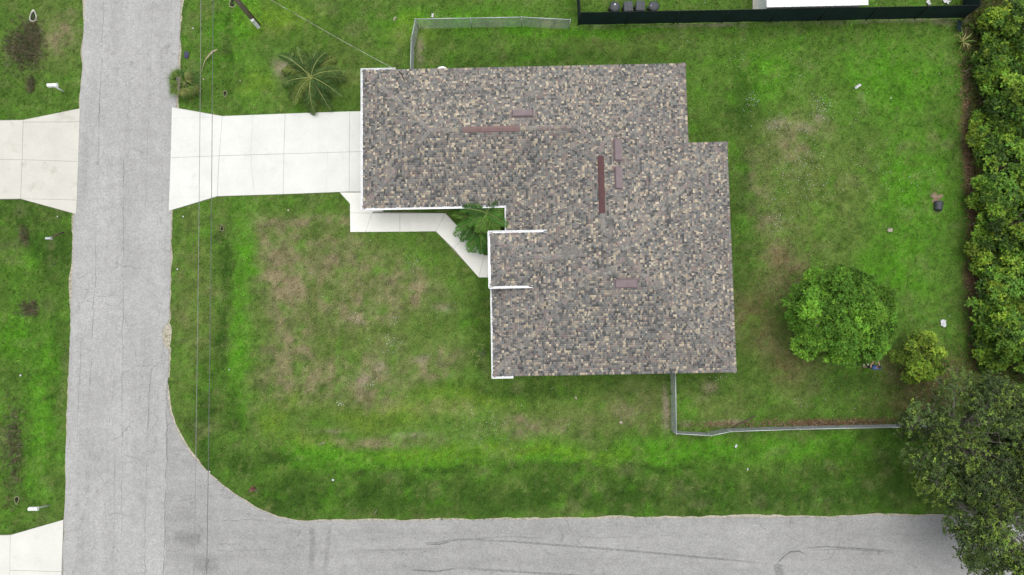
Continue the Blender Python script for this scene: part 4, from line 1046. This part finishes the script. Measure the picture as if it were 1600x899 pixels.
for (px_, py_, z, r_, zt, cols, lab, sd_) in SHR:
    x, y = at(px_ + 12, py_, z)
    tree('boundary_shrub', x, y, r_ * 1.15, r_ * 1.5, zt * (.62 + .13 * (sd_ % 4)), .1, lab, 'shrub', cols, 40, 1150, 8, (.12, .30), .25, (.12, .36), sd_, group='overgrown shrubs along the boundary', twigs=30)
for i, (px_, py_) in enumerate([(1640, 60), (1650, 180), (1655, 300), (1650, 420), (1655, 530)]):
    x, y = at(px_, py_, 2.5)
    tree('boundary_shrub', x, y, 2.3, 3.0, 3.8, .15, ['tall shrub behind the fence-corner tangle', 'tall shrub in the rear row near the fence corner', 'tall shrub in the rear row behind the tipped pot', 'tall shrub in the rear row between pot and oaks', 'tall shrub in the rear row touching the oaks'][i], 'shrub', MG, 30, 800, 8, (.15, .26), .27, (.25, .42), 50 + i, group='shrubs in the second boundary row')
# tangled undergrowth and leaf litter along the boundary
ux_ = rng.uniform(*[GP(1516, 300)[0], GP(1600, 300)[0]], 9000); uy_ = rng.uniform(GP(1520, 600)[1], GP(1520, -20)[1], 9000)
kk = rng.uniform(0, 1, 9000) < np.clip((ux_ - GP(1514, 300)[0]) / .9, .15, 1)
lcx = np.array([[.070, .10, .022], [.05, .075, .02], [.14, .12, .07], [.10, .13, .02]])[rng.integers(0, 4, 9000)]
V, F, C = blades(ux_[kk], uy_[kk], lcx[kk], 5, .18, .50, .03, (.4, .95))
tag(link('undergrowth', np_mesh('undergrowth', V, F, C), M['grass']), 'tangled low weeds and vines under the boundary shrubs', 'weeds', kind='stuff')
lx2 = []; 
for (a, b, r1, r2, n) in [(1518, 300, 9, 150, 2600), (1522, 490, 9, 60, 1200), (1515, 180, 8, 60, 700), (1290, 662, 100, 5, 900), (1215, 430, 40, 50, 150), (1430, 600, 60, 40, 250), (1480, 590, 40, 30, 400), (1120, 663, 40, 4, 150)]:
    x, y = G(a, b); lx2.append(np.stack([x + rng.normal(0, r1 * .0422 * .7, n), y + rng.normal(0, r2 * .0422 * .7, n)], 1))
q = np.concatenate(lx2); q = q[~inpoly(q[:, 0], q[:, 1], HOUSE)]; m = len(q)
d = unit(np.column_stack([rng.normal(size=(m, 2)), rng.normal(0, .25, m)])); nn = unit(np.column_stack([rng.normal(0, .3, (m, 2)), np.ones(m)])); nn = unit(nn - d * (nn * d).sum(1, keepdims=True))
Ls = rng.uniform(.06, .15, m); V, F = leaf_quads(np.column_stack([q, terrain(q[:, 0], q[:, 1]) + .06]), d, nn, Ls, Ls * .28, .05)
C = np.array([[.15, .075, .04], [.20, .13, .08], [.10, .06, .04], [.18, .13, .09]])[rng.integers(0, 4, m)] * rng.uniform(.7, 1.3, (m, 1))
tag(link('leaf_litter', np_mesh('leaf_litter', V, F, np.repeat(C, 4, 0)), M['deadleaf']), 'fallen reddish-brown leaves scattered along fences and shrubs', 'leaf litter', kind='stuff')

# palms -----------------------------------------------------------------
def frond_mesh(L, droop, nl, ll, col, g, lw=.035, twist=0.0, vee=.35, hang=.5):
    """pinnate frond growing along +x from the origin; rachis + leaflets"""
    V = []; F = []; C = []
    n = 14; el0 = g.uniform(.75, 1.2); bend = g.normal(0, .13)
    pts = []; x = z = 0.0; an_ = el0 * droop[0]
    for i in range(n + 1):
        pts.append((x, bend * (i / n) ** 2 * L, z)); an_ -= (droop[0] + droop[1]) / n; x += math.cos(an_) * L / n; z += math.sin(an_) * L / n
    b = MB().tube(pts, [.032 * (1 - .85 * i / n) + .004 for i in range(n + 1)], 5, False)
    rv, rf = b.v, b.f
    P = np.array(pts); t = np.linspace(.12, 1.0, nl)
    pos = np.stack([np.interp(t, np.linspace(0, 1, n + 1), P[:, i]) for i in range(3)], 1)
    tan = unit(np.stack([np.interp(t, np.linspace(0, 1, n + 1), np.gradient(P[:, i])) for i in range(3)], 1))
    LV, LF, LC = [], [], []
    for s_ in (-1, 1):
        side_ = np.tile(np.array([0, s_, 0.]), (nl, 1)); upv = np.cross(tan, side_) * s_ * -1
        upv = np.where(upv[:, 2:3] < 0, -upv, upv)
        d = unit(tan * (.55 + .5 * t)[:, None] + side_ * 1.0 + upv * (vee - hang * .3) + g.normal(0, .07, (nl, 3)))
        Ls = ll * np.sin(np.pi * (t * .82 + .14)) ** .7 * g.uniform(.85, 1.1, nl)
        nn = unit(upv + g.normal(0, .2, (nl, 3))); nn = unit(nn - d * (nn * d).sum(1, keepdims=True))
        v, f = leaf_quads(pos, d, nn, Ls, np.full(nl, lw), hang)
        LF.append(f + sum(len(q) for q in LV)); LV.append(v); c = np.array(col) * g.uniform(.75, 1.3, (nl, 1)); LC.append(np.repeat(c, 4, 0))
    return rv, rf, np.concatenate(LV), np.concatenate(LF), np.concatenate(LC)
def palm(name, x, y, lab, nf, L, ll, cols, trunk_h, seed, droop=((.5, 1.1), (.7, 1.3)), nl=34, lw=.03, ribcol=(.20, .22, .05), hang=.5, az0=0.0, fl=None):
    g = np.random.default_rng(seed); r = empty(name, (x, y, 0)); tag(r, lab, 'palm')
    MB().tube([(0, 0, -.1), (.02, .01, trunk_h * .5), (0, 0, trunk_h)], [.14, .11, .09], 9).build('trunk', M['bark'], r, smooth=True)
    rm = M.setdefault('rib' + name, simple(name + '_rib', ribcol, .5, .2))
    for i in range(nf):
        lay = i / nf
        dr = (droop[0][1] - (droop[0][1] - droop[0][0]) * lay, droop[1][0] + (droop[1][1] - droop[1][0]) * lay)
        Lf = L * g.uniform(.78, 1.08)
        rv, rf, lv, lf, lcl = frond_mesh(Lf, dr, nl, ll, cols[g.integers(0, len(cols))], g, lw, hang=hang)
        fo = link('frond', py_mesh('frond', rv, rf, True), rm, r, (0, 0, trunk_h - .03)); fo.rotation_euler = (0, 0, az0 + i * 2.39996 + g.uniform(-.25, .25))
        link('leaflets', np_mesh('leaflets', lv, lf, lcl), M['leaf'], fo)
    return r
x, y = at(486, 121, .5)
palm('feather_palm', x, y, 'young feather palm with arching fronds on the lawn beside the white driveway', 19, 2.75, .56, [(.13, .215, .06), (.16, .25, .066), (.21, .28, .07), (.095, .175, .05)], .45, 5, ((.45, 1.15), (.5, 1.1)), 38, .022, (.26, .30, .09), .42)
for i, (px_, py_, hh, L_, lab) in enumerate([(744, 347, 1.3, 1.75, 'low dark green palm clump spilling towards the concrete walkway'), (761, 333, 2.4, 1.7, 'taller glossy palm in the nook below the garage eave'), (751, 365, 1.2, 1.5, 'small palm squeezed between the walkway and the raised entry roof')]):
    x, y = at(px_, py_, hh)
    palm('entry_palm', x, y, lab, 17, L_ * 1.05, .50, [(.055, .16, .026), (.075, .19, .030), (.12, .24, .038), (.04, .11, .020)], hh, 40 + i, ((.5, 1.3), (.6, 1.2)), 20, .034, (.16, .21, .06), .22, i * .8)
# fan palm by the street
def fan_palm(px_, py_, lab):
    x, y = at(px_, py_, .3); g = np.random.default_rng(77); r = empty('fan_palm', (x, y, 0)); tag(r, lab, 'palm')
    MB().tube([(0, 0, -.1), (0, 0, .28)], [.12, .09], 9).build('trunk', M['bark'], r)
    for i in range(11):
        az = i * 2.4 + g.uniform(-.2, .2); el = g.uniform(.15, 1.0); pl = g.uniform(.45, .75)
        p = Vector((math.cos(el) * pl, 0, math.sin(el) * pl))
        st = MB().tube([(0, 0, 0), p * .5 + Vector((0, 0, .05)), p], .013, 5, False).build('frond', M['ribfeather_palm'], r, loc=(0, 0, .25)); st.rotation_euler = (0, 0, az)
        n = 16; a = np.linspace(-1.15, 1.15, n); d = np.stack([np.cos(a) * math.cos(el * .55), np.sin(a), np.cos(a) * math.sin(el * .55) - .12], 1); d = unit(d)
        up_ = np.tile(np.array([-math.sin(el * .5), 0, math.cos(el * .5)]), (n, 1)); nn = unit(up_ - d * (up_ * d).sum(1, keepdims=True))
        Ls = .8 * (1 - .25 * np.abs(a) / 1.15) * g.uniform(.9, 1.1, n); V, F = leaf_quads(np.tile(np.array(p), (n, 1)), d, nn, Ls, np.full(n, .032), .2)
        c = np.array([(0.098, 0.180, 0.042), (0.135, 0.210, 0.045), (0.195, 0.225, 0.068)][i % 3]) * g.uniform(.8, 1.25, (n, 1))
        link('blade', np_mesh('blade', V, F, np.repeat(c, 4, 0)), M['leaf'], st)
fan_palm(288, 130, 'small fan palm at the street edge above the white driveway')
# strappy plants
def strappy(name, px_, py_, n, L, cols, lab, seed, wd=.03, lean=(.3, 1.2), cat='plant'):
    g = np.random.default_rng(seed); x, y = at(px_, py_, 0); r = empty(name, (x, y, float(terrain(np.array([x]), np.array([y]))[0]))); tag(r, lab, cat)
    for i in range(n):
        az = g.uniform(0, 6.283); l = L * g.uniform(.6, 1.1); le = g.uniform(*lean); V = []; K = 7
        an_ = 1.5 - .15 * le; xx = 0; zz_ = 0
        for k_ in range(K):
            w_ = wd * (1 - (k_ / (K - 1)) ** 1.5) + .002; V += [(xx, -w_, zz_ + .006), (xx, 0, zz_), (xx, w_, zz_ + .006)]
            xx += math.cos(an_) * l / K; zz_ += math.sin(an_) * l / K; an_ -= le * 1.7 / K
        F = []
        for k_ in range(K - 1):
            for j in (0, 1): o_ = k_ * 3 + j; F.append((o_, o_ + 1, o_ + 4, o_ + 3))
        c = np.array(cols[g.integers(0, len(cols))]) * g.uniform(.85, 1.15)
        me = np_mesh('leaf_blade', V, F, np.tile(c, (len(V), 1)), True)
        o = link('leaf_blade', me, M['leaf'], r); o.rotation_euler = (0, 0, az)
    return r
strappy('strappy_plant', 1499, 68, 16, 1.5, [(.22, .27, .07), (.42, .38, .16), (.14, .22, .05)], 'yellowing strap-leaved plant at the lawn edge below the fence corner', 3, .045, (.7, 1.3))
strappy('strappy_plant', 1521, 48, 18, 1.2, [(.11, .22, .04), (.16, .27, .05)], 'fresh green strap-leaved plant growing among the litter by the dark board', 4, .05, (.6, 1.2))
for q0, q1, sd_, lab in [(1552, 62, 31, 'pale yellow-green palmetto fan rising from the boundary tangle'), (1574, 88, 32, 'second palmetto clump with bright green narrow blades'), (1548, 118, 33, 'low palmetto clump at the litter edge')]:
    strappy('palmetto', q0, q1, 26, 2.4, [(.20, .30, .04), (.15, .26, .035), (.30, .36, .06)], lab, sd_, .05, (.35, .9))
strappy('bromeliad', 397, 763, 18, .62, [(.26, .03, .055), (.50, .16, .19), (.30, .05, .07), (.05, .085, .06), (.10, .15, .10), (.03, .05, .045)], 'small pink and grey-green spiky plant in the grass at the corner', 9, .04, (.6, 1.3))
# thin sapling by the bedroom wall
x, y = at(754, 552, .6); r = empty('sapling', (x, y, 0)); tag(r, 'thin sapling with a few pale leaves beside the gutter', 'sapling')
b = MB(); tips = []
for (dx, dy, zt) in ((-.25, -.1, 1.1), (-.62, .22, .9), (-.45, -.62, .85), (.05, .45, 1.2), (-.05, -.35, 1.0), (-.15, .6, 1.0), (-.55, -.05, .9)):
    b.tube([(.15, 0, 0), (dx * .4 + .1, dy * .4, zt * .6), (dx, dy, zt)], [.014, .01, .005], 5, False); tips.append((dx, dy, zt))
b.build('stem', M['palebark'], r, smooth=True)
g = np.random.default_rng(8); T = np.repeat(np.array(tips), 4, 0) + g.normal(0, .05, (28, 3)); d = unit(g.normal(size=(28, 3)) * np.array([1, 1, .3])); nn = unit(np.tile([0, 0, 1.], (28, 1)) - d * d[:, 2:3])
V, F = leaf_quads(T, d, nn, g.uniform(.16, .26, 28), np.full(28, .032)); link('foliage', np_mesh('foliage', V, F, np.tile([.17, .22, .06], (112, 1))), M['leaf'], r)

# ------------------------------------------------------------------ person with drone controller
def skin_mesh(name, verts, edges, radii, mat, parent, sub=2, root_i=0):
    me = bpy.data.meshes.new(name); me.from_pydata(verts, edges, []); me.update()
    o = link(name, me, mat, parent); o.modifiers.new('skin', 'SKIN'); s = o.modifiers.new('sub', 'SUBSURF'); s.levels = sub; s.render_levels = sub
    for i, rr2 in enumerate(radii):
        sv = me.skin_vertices[0].data[i]; sv.radius = rr2 if hasattr(rr2, '__len__') else (rr2, rr2); sv.use_root = (i == root_i)
    o.modifiers['skin'].use_smooth_shade = True
    return o
px0, py0, _ = GP(1352.5, 573)
per_ = empty('person', (px0, py0, 0.0)); tag(per_, 'person in a blue shirt standing on the lawn, looking down at a controller', 'person')
# faces +y (north); arms bent forward holding the controller
Vb = [(0, 0, .95), (0, .0, 1.12), (0, -.01, 1.30), (0, -.01, 1.43), (0, .02, 1.51), (0, .05, 1.58), (0, .075, 1.66), (0, .06, 1.73)]
Rb = [(.15, .11), (.15, .105), (.165, .115), (.12, .09), (.058, .058), (.075, .08), (.082, .098), (.062, .075)]
Eb = [(i, i + 1) for i in range(7)]
def addv(p, r_, frm):
    Vb.append(p); Rb.append(r_); Eb.append((frm, len(Vb) - 1)); return len(Vb) - 1
for s_ in (-1, 1):
    i = addv((s_ * .19, -.01, 1.42), .062, 3); i = addv((s_ * .27, .02, 1.29), .050, i); i = addv((s_ * .29, .10, 1.19), .046, i); i = addv((s_ * .23, .23, 1.25), .040, i); i = addv((s_ * .155, .34, 1.30), .030, i); i = addv((s_ * .135, .40, 1.31), (.036, .02), i)
    i2 = addv((s_ * .10, .0, .88), .095, 0); i2 = addv((s_ * .11, .02, .68), .078, i2); i2 = addv((s_ * .11, .02, .48), .056, i2); i2 = addv((s_ * .115, -.02, .30), .055, i2); i2 = addv((s_ * .12, -.02, .10), .038, i2); i2 = addv((s_ * .13, .06, .05), (.042, .032), i2); i2 = addv((s_ * .14, .16, .04), (.04, .026), i2)
body = skin_mesh('body', Vb, Eb, Rb, M['skin'], per_)
# fingers wrapped around the controller grips, thumbs on top
hb = MB()
for s_ in (-1, 1):
    for k_ in range(4):
        yk = .375 + .022 * k_; hb.tube([(s_ * .135, yk, 1.305), (s_ * .108, yk + .005, 1.285), (s_ * .092, yk + .004, 1.295 - .004 * k_)], [.0095, .0085, .006], 6)
    hb.tube([(s_ * .135, .385, 1.32), (s_ * .112, .41, 1.345), (s_ * .088, .425, 1.352)], [.011, .0095, .007], 6)
hb.build('fingers', M['skin'], body, smooth=True)
fc = MB()
fc.lathe([(.006, 0), (.014, .006), (.012, .02), (.004, .034)], (0, .165, 1.645), 8)
for s_ in (-1, 1): fc.lathe([(.004, 0), (.016, .015), (.018, .04), (.006, .06)], (s_ * .085, .07, 1.63), 8)
fc.build('nose_and_ears', M['skin'], body, smooth=True)
for s_ in (-1, 1): MB().lathe([(.004, -.006), (.010, 0), (.004, .006)], (s_ * .032, .158, 1.685), 8).build('eye', M['hair'], body)
MB().box((0, .158, 1.615), (.04, .008, .008)).build('mouth', M['ridgevent'], body)
skin_mesh('hair', [(0, .03, 1.66), (0, .045, 1.73), (0, .055, 1.765), (0, 0, 1.68)], [(0, 1), (1, 2), (0, 3)], [(.088, .085), (.088, .098), (.05, .06), (.05, .03)], M['hair'], body)
skin_mesh('shirt', [(0, 0, .90), (0, 0, 1.12), (0, -.01, 1.30), (0, -.012, 1.42), (0, 0, 1.475), (.19, -.01, 1.43), (.26, 0, 1.26), (-.19, -.01, 1.43), (-.26, 0, 1.26)], [(0, 1), (1, 2), (2, 3), (3, 4), (3, 5), (5, 6), (3, 7), (7, 8)],
          [(.20, .16), (.20, .155), (.215, .165), (.17, .13), (.08, .075), .10, .092, .10, .092], M['blue'], body)
skin_mesh('shorts', [(0, 0, 1.0), (0, 0, .92), (.105, .01, .80), (.115, .02, .55), (-.105, .01, .80), (-.115, .02, .55)], [(0, 1), (1, 2), (2, 3), (1, 4), (4, 5)], [(.165, .125), (.17, .13), .115, .105, .115, .105], M['shorts'], body)
for s_ in (-1, 1):
    skin_mesh('shoe', [(s_ * .12, -.07, .045), (s_ * .125, .02, .055), (s_ * .135, .12, .045), (s_ * .14, .2, .035)], [(0, 1), (1, 2), (2, 3)], [(.045, .042), (.052, .055), (.054, .042), (.04, .028)], M['shoe'], body)
ct = empty('drone_controller', (px0, py0 + .44, 1.32)); tag(ct, 'black controller with a screen held in the person\'s hands', 'controller')
MB().box((0, -.02, 0), (.24, .13, .045)).build('housing', M['bindark'], ct, bevel=.012)
MB().box((0, .15, .04), (.32, .23, .014), mat=Matrix.Rotation(.35, 3, 'X')).build('screen', M['hair'], ct, bevel=.004)
for s_ in (-1, 1):
    MB().tube([(s_ * .06, -.03, .02), (s_ * .06, -.03, .045)], [.012, .009], 8).build('stick', M['blackmetal'], ct); MB().tube([(s_ * .08, .02, .01), (s_ * .10, .10, .06)], .007, 6).build('antenna', M['blackmetal'], ct)

# ------------------------------------------------------------------ tipped pot, boards, litter
x, y, _ = GP(1464, 324); r = empty('plant_pot', (x, y, .16)); r.rotation_euler = (R(78), 0, R(-12)); tag(r, 'black plastic plant pot lying on its side with spilled soil', 'pot')
MB().lathe([(.20, -.26), (.22, -.24), (.27, .24), (.30, .26), (.30, .30), (.275, .30), (.25, .24), (.20, -.20), (.02, -.21)], (0, 0, 0), 22).build('shell', M['bin'], r, smooth=False).rotation_euler = (math.pi, 0, 0)
g = np.random.default_rng(4); V = []; F = []; K = 26
for j in range(8):
    for i in range(K):
        a = 2 * math.pi * i / K; rr2 = (j / 7) * (1 + .3 * math.sin(3 * a + 1) + .2 * math.sin(5 * a)); V.append((.36 * rr2 * math.cos(a), .32 * rr2 * math.sin(a) + .1 * rr2, .13 * (1 - (j / 7) ** 1.4) + g.normal(0, .012)))
for j in range(7):
    for i in range(K): F.append((j * K + i, j * K + (i + 1) % K, (j + 1) * K + (i + 1) % K, (j + 1) * K + i))
x, y, _ = GP(1463, 311); tag(link('soil_heap', py_mesh('soil_heap', V, F, True), M['soil'], loc=(x, y, -.02)), 'small heap of brown soil spilled beside the black pot', 'soil')
def stick(name, a, b, za, zb, r_, mat, lab, cat='stick', flat=False):
    p, q = Vector(GP(*a, za)), Vector(GP(*b, zb))
    mid = (p + q) / 2 + Vector((.03, .04, .01))
    o = MB().tube([p, mid, q], [r_, r_ * .95, r_ * .8], 7).build(name, mat, smooth=True); return tag(o, lab, cat)
stick('fallen_pole', (1144, 669), (1181, 650), .05, .05, .045, M['poledark'], 'dark fallen pole lying on the grass against the chain-link fence')
bx2, by2, _ = GP(1495, 43)
r = empty('dark_board', (bx2, by2, 0), R(-10)); tag(r, 'dark ribbed board leaning in the corner of the screen fence', 'board')
tm = Matrix.Rotation(R(28), 3, 'Y')
for i in range(4): MB().box((-.18 + i * .12, 0, .28 + (-.18 + i * .12) * -.5), (.105, .75, .02), mat=tm).build('plank', M['screen'], r)
# dried palm frond in the grass
x, y, _ = GP(323, 92); r = empty('dry_frond', (x, y, .03)); tag(r, 'dry curled tan palm frond lying in the ditch grass', 'frond')
P = [Vector(GP(*p, .08)) - Vector((x, y, 0)) for p in ((340, 78), (333, 81), (327, 87), (321, 94), (318, 102), (316, 110))]
MB().tube(P, [.05, .075, .06, .035, .02, .008], 6).build('stalk', simple('dry_stalk', (.30, .25, .17), .9, .3, 9), r, smooth=True)
def scrap(px_, py_, s, lab, mat='paper', seed=0, name='litter_scrap', asp=1.0, rz=0):
    g = np.random.default_rng(seed); x, y, _ = GP(px_, py_); K = 6; V = []; F = []
    for j in range(K):
        for i in range(K):
            u, v = i / (K - 1) - .5, j / (K - 1) - .5; V.append((u * s * (1 + g.normal(0, .15)), v * s * asp * (1 + g.normal(0, .15)), .03 + abs(g.normal(0, .18)) * s * .6))
    for j in range(K - 1):
        for i in range(K - 1): F.append((j * K + i, j * K + i + 1, (j + 1) * K + i + 1, (j + 1) * K + i))
    z = float(terrain(np.array([x]), np.array([y]))[0])
    o = link(name, py_mesh(name, V, F), M[mat], loc=(x, y, z + .04)); o.rotation_euler = (0, 0, rz); m_ = o.modifiers.new('thick', 'SOLIDIFY'); m_.thickness = .006
    return tag(o, lab, 'litter', 'scraps of litter on the grass')
SC = [(1473, 505, .38, 'crumpled white paper on the lawn near the yellow-green tree', 1.2), (1339, 136, .5, 'torn white scrap on the upper yard lawn with a bare patch', .4), (1150, 697, .26, 'white scrap in the bright grass outside the chain-link fence', .5), (1171, 735, .2, 'thin white scrap lying in the dark roadside ditch grass', .5),
      (900, 622, .24, 'pale scrap on the lawn just below the house eave', .6), (970, 660, .22, 'pale scrap near the dry patch beside the fence', 1.0), (1390, 360, .34, 'grey flattened scrap in the middle of the yard lawn', .8), (287, 339, .12, 'small white scrap beside the driveway flare', 1.0), (278, 421, .12, 'small white scrap beneath the power lines', 1.0), (28, 587, .15, 'small white scrap on the lush verge across the street', 1.0),
      (91, 339, .10, 'tiny white scrap below the stained driveway', 1.0), (1391, 154, .10, 'tiny white scrap on the open upper lawn', 1.0), (328, 737, .12, 'white scrap in the grass inside the curved corner', 1.0), (357, 578, .18, 'thin white scrap on the far bank of the ditch', .3), (451, 329, .16, 'pale scrap on the lawn next to the driveway edge', .8), (1584, 832, .4, 'pale blue-white scrap caught among the oak twigs', 1.0), (375, 126, .16, 'small pale scrap on the grass near the feather palm', .5), (318, 124, .18, 'pale scrap beside the fan palm', .5), (302, 45, .16, 'small white scrap on the verge beneath the lines', .6), (1483, 494, .08, 'tiny white scrap by the paper ball', 1.0), (1520, 350, .10, 'tiny white scrap on the brown litter strip', 1.0), (617, 30, .3, 'pale flattened scrap on the grass beyond the low fence', .4), (676, 25, .3, 'pale rumpled scrap right beside the low fence rail', .5), (1450, 5, .4, 'white scrap behind the screen fence', .6), (1478, 3, .5, 'bigger white scrap behind the screen fence near its corner', .6), (518, 752, .2, 'tiny white marker scrap at the ditch bank', .9), (503, 693, .5, 'pale dry scrap in the lawn near the ditch', .15), (587, 800, .4, 'thin pale straw-like scrap near the side road', .12)]
for i, (a, b, s, lab, asp) in enumerate(SC):
    o = scrap(a, b, s * (.72 if s < .25 else .9), lab, 'paper' if i not in (4, 5, 6, 14, 16, 17, 26, 27, 21) else 'sand', 100 + i, asp=asp, rz=.5 * i)
    if i == 15: o.location.z = 5.2; o.location.x, o.location.y = at(a, b, 5.2)
x, y, _ = GP(292, 87); tag(link('rag', py_mesh('rag', [(-.16, -.2, .03), (.12, -.22, .06), (.18, .2, .05), (-.12, .24, .08), (0, 0, .14)], [(0, 1, 4), (1, 2, 4), (2, 3, 4), (3, 0, 4)]), simple('navy_cloth', (.05, .05, .09), .9), loc=(x, y, .03)), 'dark bluish rag lying on the verge above the fan palm', 'rag')
